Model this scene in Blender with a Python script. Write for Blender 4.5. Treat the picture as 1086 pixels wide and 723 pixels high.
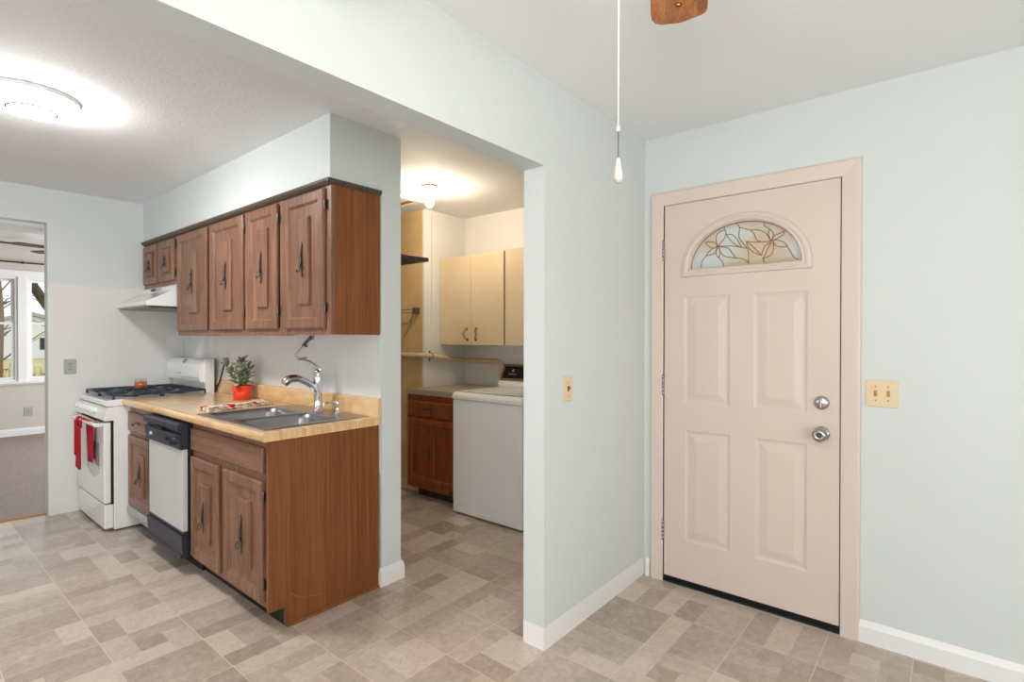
import bpy, bmesh, math, random
from mathutils import Vector, Matrix

C = bpy.context.scene.collection
for o in list(bpy.data.objects):
    bpy.data.objects.remove(o, do_unlink=True)
random.seed(7)

# ------------------------------------------------------------------ camera
cam_d = bpy.data.cameras.new('camera')
cam = bpy.data.objects.new('camera', cam_d)
C.objects.link(cam)
FPX, YAW, PITCH, ROLL = 560.18, 0.690872, 0.0059888, -0.0010162
fwd = Vector((-math.sin(YAW) * math.cos(PITCH), math.cos(YAW) * math.cos(PITCH), -math.sin(PITCH)))
rt = Vector((math.cos(YAW), math.sin(YAW), 0))
dn = fwd.cross(rt)
rt2 = rt * math.cos(ROLL) + dn * math.sin(ROLL)
dn2 = -rt * math.sin(ROLL) + dn * math.cos(ROLL)
m = Matrix.Identity(4)
m.col[0][:3] = rt2
m.col[1][:3] = -dn2
m.col[2][:3] = -fwd
m.col[3][:3] = (0, 0, 1.34)
cam.matrix_world = m
cam_d.sensor_fit = 'HORIZONTAL'
cam_d.sensor_width = 36
cam_d.lens = FPX / 1086 * 36
cam_d.clip_start = 0.02
cam_d.clip_end = 300
bpy.context.scene.camera = cam

# ------------------------------------------------------------------ exposure, world, fill lamps
vs = bpy.context.scene.view_settings
vs.view_transform = 'Standard'
vs.look = 'None'
vs.exposure = 0.0
vs.gamma = 1
vs.use_curve_mapping = False

w = bpy.data.worlds.new('overcast_sky')
bpy.context.scene.world = w
w.use_nodes = True
nt = w.node_tree
bg = nt.nodes['Background']
bg.inputs[0].default_value = (0.93, 0.97, 1.0, 1)
bg.inputs[1].default_value = 1.3


def area(name, loc, rot, sx, sy, power, col):
    d = bpy.data.lights.new(name, 'AREA')
    d.shape = 'RECTANGLE'
    d.size, d.size_y = sx, sy
    d.energy = power
    d.color = col
    o = bpy.data.objects.new(name, d)
    o.location = loc
    o.rotation_euler = rot
    C.objects.link(o)
    return o


# unseen fill lamps added behind and beside the camera, tilted up to brighten the ceiling
area('fill_south', (0.4, -2.5, 1.35), (math.radians(118), 0, 0), 2.2, 1.4, 78, (1.0, 0.985, 0.96))
area('fill_east', (2.5, -0.2, 1.35), (0, math.radians(115), 0), 1.4, 1.8, 80, (1.0, 0.985, 0.96))
# added fill lamp for the kitchen, out of view behind the beam, tilted up
area('fill_kitchen', (-3.2, -2.5, 1.35), (math.radians(115), 0, 0), 1.6, 1.2, 22, (0.96, 0.98, 1.0))
# added fill lamp out of view at the side of the living room
area('fill_living', (-7.6, 3.5, 1.5), (math.radians(-90), 0, 0), 2.4, 1.4, 110, (0.95, 0.97, 1.0))


# ------------------------------------------------------------------ helpers
def S(r, g, b):
    f = lambda c: (c / 255 / 12.92) if c <= 10 else ((c / 255 + 0.055) / 1.055) ** 2.4
    return (f(r), f(g), f(b), 1)


def mat(name, col, rough=0.5, metal=0.0, emis=None, es=0.0, coat=0.0, spec=0.5, bump=None, noise=None, trans=0.0):
    mt = bpy.data.materials.new(name)
    mt.use_nodes = True
    n = mt.node_tree
    p = n.nodes['Principled BSDF']
    p.inputs['Base Color'].default_value = col
    p.inputs['Roughness'].default_value = rough
    p.inputs['Metallic'].default_value = metal
    p.inputs['Specular IOR Level'].default_value = spec
    p.inputs['Coat Weight'].default_value = coat
    p.inputs['Transmission Weight'].default_value = trans
    if emis:
        p.inputs['Emission Color'].default_value = emis
        p.inputs['Emission Strength'].default_value = es
    if bump or noise:
        tc = n.nodes.new('ShaderNodeTexCoord')
    if bump:
        sc, st, dist = bump
        nz = n.nodes.new('ShaderNodeTexNoise')
        nz.inputs['Scale'].default_value = sc
        nz.inputs['Detail'].default_value = 4
        bp = n.nodes.new('ShaderNodeBump')
        bp.inputs['Strength'].default_value = st
        bp.inputs['Distance'].default_value = dist
        n.links.new(tc.outputs['Object'], nz.inputs['Vector'])
        n.links.new(nz.outputs['Fac'], bp.inputs['Height'])
        n.links.new(bp.outputs['Normal'], p.inputs['Normal'])
    if noise:
        sc, col2, lo, hi = noise
        nz = n.nodes.new('ShaderNodeTexNoise')
        nz.inputs['Scale'].default_value = sc
        nz.inputs['Detail'].default_value = 5
        rp = n.nodes.new('ShaderNodeValToRGB')
        rp.color_ramp.elements[0].position = lo
        rp.color_ramp.elements[1].position = hi
        rp.color_ramp.elements[0].color = col
        rp.color_ramp.elements[1].color = col2
        n.links.new(tc.outputs['Object'], nz.inputs['Vector'])
        n.links.new(nz.outputs['Fac'], rp.inputs['Fac'])
        n.links.new(rp.outputs['Color'], p.inputs['Base Color'])
    return mt


def wood(name, cols, scale, rough=0.42, seed=0.0, fine=0.35, coat=0.0):
    """grain: noise stretched by `scale` (large numbers across the grain)"""
    mt = bpy.data.materials.new(name)
    mt.use_nodes = True
    n = mt.node_tree
    p = n.nodes['Principled BSDF']
    p.inputs['Roughness'].default_value = rough
    p.inputs['Coat Weight'].default_value = coat
    tc = n.nodes.new('ShaderNodeTexCoord')
    oi = n.nodes.new('ShaderNodeObjectInfo')
    ad = n.nodes.new('ShaderNodeVectorMath')
    ad.operation = 'ADD'
    sc = n.nodes.new('ShaderNodeVectorMath')
    sc.operation = 'SCALE'
    sc.inputs[0].default_value = (1.7, 2.3, 1.1)
    n.links.new(oi.outputs['Random'], sc.inputs['Scale'])
    n.links.new(tc.outputs['Object'], ad.inputs[0])
    n.links.new(sc.outputs['Vector'], ad.inputs[1])
    mp = n.nodes.new('ShaderNodeMapping')
    mp.inputs['Scale'].default_value = scale
    mp.inputs['Location'].default_value = (seed, seed * 2, seed * 3)
    n.links.new(ad.outputs['Vector'], mp.inputs['Vector'])
    nz = n.nodes.new('ShaderNodeTexNoise')
    nz.inputs['Scale'].default_value = 1.0
    nz.inputs['Detail'].default_value = 6
    nz.inputs['Roughness'].default_value = 0.62
    nz.inputs['Distortion'].default_value = 0.35
    n.links.new(mp.outputs['Vector'], nz.inputs['Vector'])
    rp = n.nodes.new('ShaderNodeValToRGB')
    el = rp.color_ramp.elements
    while len(el) < len(cols):
        el.new(0.5)
    for i, (pos, c) in enumerate(cols):
        el[i].position = pos
        el[i].color = c
    n.links.new(nz.outputs['Fac'], rp.inputs['Fac'])
    # fine pores
    mp2 = n.nodes.new('ShaderNodeMapping')
    mp2.inputs['Scale'].default_value = tuple(s * 5 for s in scale)
    n.links.new(ad.outputs['Vector'], mp2.inputs['Vector'])
    n2 = n.nodes.new('ShaderNodeTexNoise')
    n2.inputs['Scale'].default_value = 1.0
    n2.inputs['Detail'].default_value = 3
    n.links.new(mp2.outputs['Vector'], n2.inputs['Vector'])
    mr = n.nodes.new('ShaderNodeMapRange')
    mr.inputs[1].default_value = 0.35
    mr.inputs[2].default_value = 0.62
    mr.inputs[3].default_value = 1 - fine
    mr.inputs[4].default_value = 1.0
    n.links.new(n2.outputs['Fac'], mr.inputs[0])
    mx = n.nodes.new('ShaderNodeMix')
    mx.data_type = 'RGBA'
    mx.blend_type = 'MULTIPLY'
    mx.inputs[0].default_value = 1.0
    n.links.new(rp.outputs['Color'], mx.inputs[6])
    n.links.new(mr.outputs[0], mx.inputs[7])
    n.links.new(mx.outputs[2], p.inputs['Base Color'])
    return mt


LOC = {}


def link(o, parent=None):
    C.objects.link(o)
    if parent is not None:
        o.parent = parent
        LOC[o.name] = LOC[parent.name]
    else:
        LOC[o.name] = Vector(o.location)
    return o


def thing(name, label, cat, loc, group=None):
    o = bpy.data.objects.new(name, None)
    o.empty_display_size = 0.05
    o.location = loc
    o['label'] = label
    o['category'] = cat
    if group:
        o['group'] = group
    return link(o)


def obj(name, bm, mt, parent=None, label=None, cat=None, group=None, kind=None, loc=None, recalc=True):
    """bm is in world coordinates; the mesh is stored relative to its thing's base"""
    if recalc:
        bmesh.ops.recalc_face_normals(bm, faces=bm.faces)
    me = bpy.data.meshes.new(name)
    o = bpy.data.objects.new(name, me)
    if parent is not None:
        off = LOC[parent.name]
    elif loc is not None:
        off = Vector(loc)
        o.location = off
    else:
        off = Vector((0, 0, 0))
    bmesh.ops.translate(bm, verts=bm.verts, vec=-off)
    bm.to_mesh(me)
    bm.free()
    mts = mt if isinstance(mt, (list, tuple)) else [mt]
    for q in mts:
        me.materials.append(q)
    if label:
        o['label'] = label
    if cat:
        o['category'] = cat
    if group:
        o['group'] = group
    if kind:
        o['kind'] = kind
    return link(o, parent)


def struct(name, bm, mt, label=None, parent=None, cat=None):
    return obj(name, bm, mt, parent, label=label, kind='structure', cat=(cat if parent is None else None))


def N():
    return bmesh.new()


def box(bm, x0, x1, y0, y1, z0, z1, bev=0.0, seg=2, mi=0):
    t = bmesh.new()
    vs_ = [t.verts.new((x, y, z)) for x in (x0, x1) for y in (y0, y1) for z in (z0, z1)]
    for f in ((0, 1, 3, 2), (4, 6, 7, 5), (0, 4, 5, 1), (2, 3, 7, 6), (0, 2, 6, 4), (1, 5, 7, 3)):
        t.faces.new([vs_[i] for i in f])
    if bev > 0:
        bmesh.ops.bevel(t, geom=list(t.edges), offset=bev, segments=seg, profile=0.5, affect='EDGES')
    merge(bm, t, mi)
    return bm


def merge(bm, t, mi=None, smooth=None):
    bmesh.ops.recalc_face_normals(t, faces=t.faces)
    mp = {}
    for v in t.verts:
        mp[v] = bm.verts.new(v.co)
    for f in t.faces:
        try:
            g = bm.faces.new([mp[v] for v in f.verts])
        except ValueError:
            continue
        g.smooth = f.smooth if smooth is None else smooth
        g.material_index = f.material_index if mi is None else mi
    t.free()


def prism(bm, pts, axis, a, b, mi=0, smooth=False, bev=0.0):
    """polygon pts (2D) extruded along axis from a to b. axis x: pts=(y,z); y: (x,z); z: (x,y)"""
    t = bmesh.new()

    def P(p, q):
        return {'x': (q, p[0], p[1]), 'y': (p[0], q, p[1]), 'z': (p[0], p[1], q)}[axis]
    A = [t.verts.new(P(p, a)) for p in pts]
    B = [t.verts.new(P(p, b)) for p in pts]
    k = len(pts)
    for i in range(k):
        f = t.faces.new((A[i], A[(i + 1) % k], B[(i + 1) % k], B[i]))
        f.smooth = smooth
    t.faces.new(A[::-1])
    t.faces.new(B)
    if bev:
        bmesh.ops.bevel(t, geom=list(t.edges), offset=bev, segments=2, profile=0.5, affect='EDGES')
    merge(bm, t, mi)
    return bm


def lathe(bm, prof, c, axis='z', seg=24, smooth=True, mi=0, cap=True):
    """prof: list of (r, h) along axis from c"""
    t = bmesh.new()
    c = Vector(c)
    ax = {'z': (Vector((1, 0, 0)), Vector((0, 1, 0)), Vector((0, 0, 1))),
          'y': (Vector((1, 0, 0)), Vector((0, 0, 1)), Vector((0, 1, 0))),
          'x': (Vector((0, 1, 0)), Vector((0, 0, 1)), Vector((1, 0, 0)))}[axis] if isinstance(axis, str) else axis
    rings = []
    for r, h in prof:
        if r < 1e-6:
            rings.append([t.verts.new(c + ax[2] * h)])
        else:
            rings.append([t.verts.new(c + ax[2] * h + (ax[0] * math.cos(2 * math.pi * i / seg) + ax[1] * math.sin(2 * math.pi * i / seg)) * r) for i in range(seg)])
    for a, b in zip(rings, rings[1:]):
        for i in range(seg):
            j = (i + 1) % seg
            if len(a) == 1 and len(b) == 1:
                continue
            if len(a) == 1:
                f = t.faces.new((a[0], b[i], b[j]))
            elif len(b) == 1:
                f = t.faces.new((a[i], b[0], a[j]))
            else:
                f = t.faces.new((a[i], b[i], b[j], a[j]))
            f.smooth = smooth
    if cap:
        for r in (rings[0], rings[-1]):
            if len(r) > 2:
                t.faces.new(r)
    merge(bm, t, mi)
    return bm


def tube(bm, pts, r, seg=8, closed=False, mi=0, flat=1.0):
    t = bmesh.new()
    pts = [Vector(p) for p in pts]
    k = len(pts)
    rs = r if isinstance(r, (list, tuple)) else [r] * k
    rings = []
    prev = None
    for i in range(k):
        if closed:
            d = pts[(i + 1) % k] - pts[i - 1]
        else:
            d = pts[min(i + 1, k - 1)] - pts[max(i - 1, 0)]
        d.normalize()
        up = prev if prev is not None else (Vector((0, 0, 1)) if abs(d.z) < 0.9 else Vector((0, 1, 0)))
        a = d.cross(up)
        if a.length < 1e-5:
            a = d.cross(Vector((1, 0, 0.3)))
        a.normalize()
        b = a.cross(d)
        b.normalize()
        prev = b
        rings.append([t.verts.new(pts[i] + (a * math.cos(2 * math.pi * j / seg) + b * math.sin(2 * math.pi * j / seg) * flat) * rs[i]) for j in range(seg)])
    lst = list(zip(rings, rings[1:])) + ([(rings[-1], rings[0])] if closed else [])
    for a, b in lst:
        for j in range(seg):
            f = t.faces.new((a[j], b[j], b[(j + 1) % seg], a[(j + 1) % seg]))
            f.smooth = True
    if not closed:
        t.faces.new(rings[0])
        t.faces.new(rings[-1])
    merge(bm, t, mi)
    return bm


def smooth_path(pts, n=6):
    """Catmull-Rom through pts"""
    pts = [Vector(p) for p in pts]
    out = []
    for i in range(len(pts) - 1):
        p0 = pts[max(i - 1, 0)]
        p1, p2 = pts[i], pts[i + 1]
        p3 = pts[min(i + 2, len(pts) - 1)]
        for j in range(n):
            u = j / n
            out.append(0.5 * ((2 * p1) + (p2 - p0) * u + (2 * p0 - 5 * p1 + 4 * p2 - p3) * u * u + (3 * p1 - p0 - 3 * p2 + p3) * u ** 3))
    out.append(pts[-1])
    return out


def loops_xz(bm, x0, x1, z0, z1, prof, mi=0, back=None):
    """nested rectangles facing -Y: prof = [(inset, y), ...]; last one is filled; back = y of closed back"""
    t = bmesh.new()
    R = []
    pr = list(prof)
    if back is not None:
        pr = [(prof[0][0], back)] + pr
    for s, y in pr:
        R.append([t.verts.new(p) for p in ((x0 + s, y, z0 + s), (x1 - s, y, z0 + s), (x1 - s, y, z1 - s), (x0 + s, y, z1 - s))])
    for a, b in zip(R, R[1:]):
        for i in range(4):
            t.faces.new((a[i], a[(i + 1) % 4], b[(i + 1) % 4], b[i]))
    t.faces.new(R[-1])
    if back is not None:
        t.faces.new(R[0])
    merge(bm, t, mi)
    return bm


# ------------------------------------------------------------------ materials
M = {}
M['wall'] = mat('pale_blue_paint', S(211, 218, 218), 0.6, bump=(160, 0.05, 0.002))
M['wall_white'] = mat('white_panel', S(224, 224, 222), 0.3)
M['wall_lau'] = mat('white_laundry_paint', S(224, 222, 218), 0.6)
M['wall_tan'] = mat('tan_panel', S(214, 180, 132), 0.5, noise=(3, S(205, 170, 120), 0.4, 0.6))
M['wall_beige'] = mat('beige_paint', S(205, 198, 188), 0.7)
M['ceiling'] = mat('textured_white_ceiling', S(235, 238, 240), 0.85, bump=(70, 0.22, 0.008))
M['ceiling_smooth'] = mat('white_ceiling', S(232, 231, 229), 0.8)
M['trim'] = mat('white_gloss_trim', S(236, 236, 235), 0.3)
M['casing'] = mat('blush_casing_paint', S(218, 203, 193), 0.42)
M['door'] = mat('blush_door_paint', S(216, 200, 190), 0.38)
M['gap'] = mat('shadow_gap_rubber', S(24, 20, 20), 0.6)
M['black'] = mat('matte_black', S(14, 14, 16), 0.55)
M['navy'] = mat('dark_navy_plastic', S(40, 46, 60), 0.35)
M['steel'] = mat('brushed_steel', S(168, 168, 172), 0.3, 1.0)
M['nickel'] = mat('satin_nickel', S(178, 172, 166), 0.22, 1.0)
M['chrome'] = mat('chrome', S(215, 216, 220), 0.08, 1.0)
M['iron'] = mat('antique_pewter', S(104, 98, 93), 0.3, 0.8)
M['brass'] = mat('aged_brass', S(150, 112, 60), 0.3, 0.9)
M['enamel'] = mat('white_enamel', S(233, 234, 233), 0.15, coat=0.4)
M['enamel_grey'] = mat('light_grey_enamel', S(205, 206, 203), 0.25)
M['washer'] = mat('washer_white', S(240, 240, 239), 0.25)
M['grate'] = mat('dark_blue_grate', S(44, 50, 66), 0.4)
M['almond'] = mat('almond_plastic', S(225, 202, 165), 0.35)
M['plate_grey'] = mat('grey_plate', S(170, 173, 172), 0.4)
M['tan_cab'] = mat('tan_cabinet_paint', S(214, 194, 162), 0.4, noise=(2.5, S(208, 186, 152), 0.4, 0.6))
M['pvc'] = mat('beige_pipe', S(215, 190, 150), 0.35)
M['red'] = mat('red_cloth', S(184, 12, 30), 0.9, bump=(400, 0.3, 0.002))
M['pot'] = mat('orange_red_glaze', S(228, 62, 28), 0.35)
M['soil'] = mat('soil', S(62, 42, 30), 0.95, bump=(200, 0.8, 0.01))
M['leaf'] = mat('succulent_green', S(84, 102, 80), 0.5, noise=(26, S(172, 178, 150), 0.42, 0.66))
M['stem'] = mat('stem_green', S(120, 125, 88), 0.6)
M['wax'] = mat('orange_wax', S(222, 108, 22), 0.4, emis=S(222, 108, 22), es=0.0)
M['dark_shelf'] = mat('dark_shelf_wood', S(52, 42, 36), 0.5, noise=(20, S(72, 58, 48), 0.4, 0.7))
M['counter_grey'] = mat('taupe_laminate', S(168, 152, 136), 0.35)
M['carpet'] = mat('mauve_carpet', S(146, 132, 126), 0.95, bump=(300, 0.8, 0.01), noise=(60, S(170, 154, 146), 0.35, 0.65))
M['white_string'] = mat('white_string', S(240, 240, 238), 0.8)
M['bone'] = mat('ivory_wood', S(220, 208, 186), 0.35)
M['bronze'] = mat('dark_bronze', S(70, 58, 48), 0.4, 0.6)
M['lamp_white'] = mat('lit_diffuser', S(255, 255, 255), 0.4, emis=(1.0, 0.99, 0.97, 1), es=100.0)
M['bulb'] = mat('lit_bulb', S(255, 255, 255), 0.4, emis=(1.0, 0.85, 0.64, 1), es=460.0)
M['globe'] = mat('lit_glass_globe', S(255, 255, 255), 0.4, emis=(1.0, 0.94, 0.84, 1), es=52.0)
M['porcelain'] = mat('porcelain', S(235, 228, 218), 0.3)
M['woodhatch'] = mat('orange_raw_wood', S(176, 110, 60), 0.7)
M['oven_window'] = mat('grey_oven_window', S(178, 180, 180), 0.1, coat=0.5)
M['fascia'] = mat('black_glass', S(22, 20, 22), 0.12)
M['lead'] = mat('brass_came', S(146, 112, 72), 0.4, 0.4)

# door wood is a greyed walnut; the laminate end panels are a redder brown
WD = [(0.25, S(104, 71, 54)), (0.5, S(134, 95, 73)), (0.75, S(160, 118, 94))]
M['wood'] = wood('walnut_door_wood', WD, (26, 26, 2.2), 0.38, 0.0, 0.22)
M['wood_h'] = wood('walnut_drawer_wood', WD, (2.2, 26, 26), 0.38, 4.0, 0.22)
WL = [(0.25, S(108, 60, 26)), (0.5, S(132, 78, 38)), (0.75, S(150, 94, 50))]
M['lam'] = wood('brown_wood_laminate', WL, (60, 60, 1.2), 0.36, 2.0, 0.25)
WC = [(0.3, S(72, 60, 48)), (0.7, S(104, 88, 72))]
M['crown'] = wood('weathered_brown_molding', WC, (2, 30, 30), 0.5, 1.0, 0.2)
WR = [(0.28, S(98, 42, 14)), (0.5, S(140, 68, 28)), (0.72, S(166, 90, 44))]
M['wood_red'] = wood('reddish_brown_wood', WR, (30, 30, 2), 0.32, 6.0, 0.2)
WCt = [(0.3, S(206, 160, 108)), (0.5, S(228, 188, 138)), (0.72, S(240, 208, 164))]
M['counter'] = wood('butcher_block_laminate', WCt, (2.2, 45, 5), 0.22, 3.0, 0.12, 0.25)
WF = [(0.3, S(142, 84, 44)), (0.5, S(186, 116, 62)), (0.72, S(206, 140, 84))]
M['fanwood'] = wood('oak_fan_blade', WF, (9, 40, 40), 0.35, 0, 0.35)


def glass_mat(name, tint=(1, 1, 1, 1), fixed=None):
    mt = bpy.data.materials.new(name)
    mt.use_nodes = True
    n = mt.node_tree
    n.nodes.remove(n.nodes['Principled BSDF'])
    out = n.nodes['Material Output']
    tr = n.nodes.new('ShaderNodeBsdfTransparent')
    tr.inputs[0].default_value = tint
    gl = n.nodes.new('ShaderNodeBsdfGlossy')
    gl.inputs['Roughness'].default_value = 0.02
    fr = n.nodes.new('ShaderNodeLayerWeight')
    fr.inputs[0].default_value = 0.12
    mx = n.nodes.new('ShaderNodeMixShader')
    if fixed is None:
        n.links.new(fr.outputs[0], mx.inputs[0])
    else:
        mx.inputs[0].default_value = fixed
    n.links.new(tr.outputs[0], mx.inputs[1])
    n.links.new(gl.outputs[0], mx.inputs[2])
    n.links.new(mx.outputs[0], out.inputs['Surface'])
    return mt


M['glass'] = glass_mat('clear_glass')
M['jar'] = glass_mat('clear_jar_glass', (.97, .97, .97, 1), fixed=.07)


def art_glass():
    mt = bpy.data.materials.new('textured_art_glass')
    mt.use_nodes = True
    n = mt.node_tree
    p = n.nodes['Principled BSDF']
    out = n.nodes['Material Output']
    tc = n.nodes.new('ShaderNodeTexCoord')
    nz = n.nodes.new('ShaderNodeTexNoise')
    nz.inputs['Scale'].default_value = 5
    rp = n.nodes.new('ShaderNodeValToRGB')
    rp.color_ramp.elements[0].position = 0.42
    rp.color_ramp.elements[1].position = 0.6
    rp.color_ramp.elements[0].color = S(226, 228, 226)
    rp.color_ramp.elements[1].color = S(226, 212, 192)  # warm noise tint in the colour stands in for porch light behind the glass
    n.links.new(tc.outputs['Object'], nz.inputs['Vector'])
    n.links.new(nz.outputs['Fac'], rp.inputs['Fac'])
    n2 = n.nodes.new('ShaderNodeTexVoronoi')
    n2.inputs['Scale'].default_value = 170
    bp = n.nodes.new('ShaderNodeBump')
    bp.inputs['Strength'].default_value = 0.5
    bp.inputs['Distance'].default_value = 0.003
    n.links.new(tc.outputs['Object'], n2.inputs['Vector'])
    n.links.new(n2.outputs['Distance'], bp.inputs['Height'])
    n.links.new(bp.outputs['Normal'], p.inputs['Normal'])
    n.links.new(rp.outputs['Color'], p.inputs['Base Color'])
    p.inputs['Roughness'].default_value = 0.2
    tl = n.nodes.new('ShaderNodeBsdfTranslucent')
    n.links.new(rp.outputs['Color'], tl.inputs['Color'])
    n.links.new(bp.outputs['Normal'], tl.inputs['Normal'])
    mx = n.nodes.new('ShaderNodeMixShader')
    mx.inputs[0].default_value = 0.75
    n.links.new(p.outputs[0], mx.inputs[1])
    n.links.new(tl.outputs[0], mx.inputs[2])
    n.links.new(mx.outputs[0], out.inputs['Surface'])
    return mt


M['artglass'] = art_glass()


def floor_mat():
    mt = bpy.data.materials.new('sheet_vinyl_stone_tile')
    mt.use_nodes = True
    n = mt.node_tree
    p = n.nodes['Principled BSDF']
    at = n.nodes.new('ShaderNodeAttribute')
    at.attribute_name = 'tone'
    tc = n.nodes.new('ShaderNodeTexCoord')
    nz = n.nodes.new('ShaderNodeTexNoise')
    nz.inputs['Scale'].default_value = 22
    nz.inputs['Detail'].default_value = 7
    nz.inputs['Roughness'].default_value = 0.65
    nz.inputs['Distortion'].default_value = 1.2
    n.links.new(tc.outputs['Object'], nz.inputs['Vector'])
    rp = n.nodes.new('ShaderNodeValToRGB')
    rp.color_ramp.elements[0].color = S(158, 142, 129)
    rp.color_ramp.elements[1].color = S(213, 198, 185)
    ma = n.nodes.new('ShaderNodeMath')
    ma.operation = 'MULTIPLY_ADD'
    ma.inputs[1].default_value = 1.1
    ma.inputs[2].default_value = -0.55
    n.links.new(nz.outputs['Fac'], ma.inputs[0])
    ad = n.nodes.new('ShaderNodeMath')
    ad.operation = 'ADD'
    n.links.new(ma.outputs[0], ad.inputs[0])
    n.links.new(at.outputs['Fac'], ad.inputs[1])
    n.links.new(ad.outputs[0], rp.inputs['Fac'])
    n.links.new(rp.outputs['Color'], p.inputs['Base Color'])
    p.inputs['Roughness'].default_value = 0.24
    p.inputs['Specular IOR Level'].default_value = 0.55
    bp = n.nodes.new('ShaderNodeBump')
    bp.inputs['Strength'].default_value = 0.06
    bp.inputs['Distance'].default_value = 0.004
    n.links.new(nz.outputs['Fac'], bp.inputs['Height'])
    n.links.new(bp.outputs['Normal'], p.inputs['Normal'])
    return mt


M['floor'] = floor_mat()

# ------------------------------------------------------------------ key dimensions (metres)
ZC = 2.45          # ceiling
XL = -5.19         # kitchen left wall face
XD = -1.329        # divider wall, dining face
XDL = -1.44        # divider wall, laundry face
YJ = 1.823         # divider wall end (opening jamb)
YW = 2.787         # entry door wall face
YK = 1.745         # kitchen back wall face
YKB = 1.875        # its laundry face
XK = -2.355        # kitchen wall end
YL = 3.533         # laundry back wall
XLL = -3.49        # laundry left wall
YT = 3.03          # tan wall
XE, YS = 2.6, -2.6  # dining room far walls

# ------------------------------------------------------------------ floor
T = 0.305
templates = [
    [(0, 0, 1, 3), (1, 0, 1, 3), (2, 0, 1, 3)],
    [(0, 0, 2, 1), (2, 0, 1, 2), (0, 1, 1, 2), (1, 1, 1, 1), (1, 2, 2, 1)],
    [(0, 0, 1, 2), (0, 2, 1, 1), (1, 0, 2, 2), (1, 2, 2, 1)],
    [(0, 0, 2, 2), (2, 0, 1, 1), (2, 1, 1, 2), (0, 2, 2, 1)],
    [(0, 0, 1, 3), (1, 0, 2, 1), (1, 1, 1, 2), (2, 1, 1, 2)],
    [(0, 0, 1, 2), (1, 0, 1, 2), (2, 0, 1, 3), (0, 2, 2, 1)],
]
order = [0, 2, 4, 1, 5, 3, 0, 4, 3, 2, 5, 1]
bm = N()
lay = bm.faces.layers.float.new('tone')
gx = [i for i in range(-11, 16)]
gy = [j for j in range(-14, 8)]
rng = random.Random(3)
cell = T / 3
g = 0.0016
for i in gx:
    for j in gy:
        bx, by = -1.938 + i * T, 1.54 + j * T
        tp = templates[order[(i * 5 + j * 7 + (i // 3)) % 12]]
        fl = (i + j) % 2
        for (a, b, cw, ch) in tp:
            if fl:
                a, b = 3 - a - cw, 3 - b - ch
            x0, y0, x1, y1 = bx + a * cell, by + b * cell, bx + (a + cw) * cell, by + (b + ch) * cell
            tone = rng.choice([0.2, 0.34, 0.46, 0.6, 0.76]) + rng.uniform(-0.05, 0.05)
            ins = [g if a == 0 else g * .45, g if b == 0 else g * .45, g if a + cw == 3 else g * .45, g if b + ch == 3 else g * .45]
            O = [bm.verts.new(q) for q in ((x0, y0, 0), (x1, y0, 0), (x1, y1, 0), (x0, y1, 0))]
            I = [bm.verts.new(q) for q in ((x0 + ins[0], y0 + ins[1], 0), (x1 - ins[2], y0 + ins[1], 0), (x1 - ins[2], y1 - ins[3], 0), (x0 + ins[0], y1 - ins[3], 0))]
            f = bm.faces.new(I)
            f[lay] = tone
            edge = (b == 0, a + cw == 3, b + ch == 3, a == 0)
            for k in range(4):
                q = bm.faces.new((O[k], O[(k + 1) % 4], I[(k + 1) % 4], I[k]))
                q[lay] = 1.05 if edge[k] else tone - 0.12
# keep only what lies inside the rooms
for v in bm.verts:
    v.co.x = min(max(v.co.x, -5.292), XE + 0.05)
    v.co.y = min(max(v.co.y, YS - 0.05), YL + 0.05)
bmesh.ops.dissolve_degenerate(bm, edges=bm.edges, dist=1e-5)
for f in bm.faces:
    if f.normal.z < 0:
        f.normal_flip()
bmesh.ops.delete(bm, geom=[f for f in bm.faces if f.calc_area() < 1e-7], context='FACES')
struct('floor', bm, M['floor'], 'grey beige stone tile patterned vinyl floor', cat='floor').data.update()

bm = N()
box(bm, -9.9, -5.292, -2.7, 3.7, -0.05, -0.004)
struct('floor_carpet', bm, M['carpet'], 'mauve grey carpet in the far living room', cat='carpet')
bm = N()
prism(bm, [(-5.31, -0.003), (-5.25, -0.003), (-5.255, 0.006), (-5.28, 0.009), (-5.305, 0.006)], 'y', -0.5, 0.828)
struct('trim_threshold', bm, M['brass'], 'brass carpet edge strip across the living room doorway', cat='threshold strip')

# ------------------------------------------------------------------ ceilings
bm = N()
box(bm, -5.30, XE + .1, YS - .1, 1.79, ZC, ZC + .1)
box(bm, XDL, XE + .1, 1.79, YW + .12, ZC, ZC + .1)
struct('ceiling', bm, M['ceiling'], 'white textured ceiling of the kitchen and dining area', cat='ceiling')
bm = N()
box(bm, -5.3, XDL - .001, 1.79, YL + .1, ZC, ZC + .1)
struct('ceiling_laundry', bm, M['ceiling_smooth'], 'smooth white laundry room ceiling', cat='ceiling')
bm = N()
box(bm, -9.9, -5.3, -2.7, 3.7, 2.62, 2.72)
box(bm, -9.0, -8.75, -2.6, 3.6, 2.56, 2.625)
struct('ceiling_living', bm, M['ceiling_smooth'], 'pale living room ceiling seen through the doorway', cat='ceiling')

# ------------------------------------------------------------------ walls
bm = N()
box(bm, XDL, XD, YJ, YW, 0, ZC)
box(bm, XDL, XD, YS, YJ, 2.073, ZC)
box(bm, XDL, XD, YW, YL + .1, 0, ZC)
struct('wall_divider', bm, M['wall'], 'pale blue dividing wall with a long header beam over the opening', cat='wall')

bm = N()
DX0, DX1, DZ = -1.232, -0.358, 2.086
box(bm, XD, DX0, YW, YW + .14, 0, ZC)
box(bm, DX1, XE, YW, YW + .14, 0, ZC)
box(bm, DX0, DX1, YW, YW + .14, DZ, ZC)
struct('wall_entry', bm, M['wall'], 'pale blue wall around the entry door', cat='wall')

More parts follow.
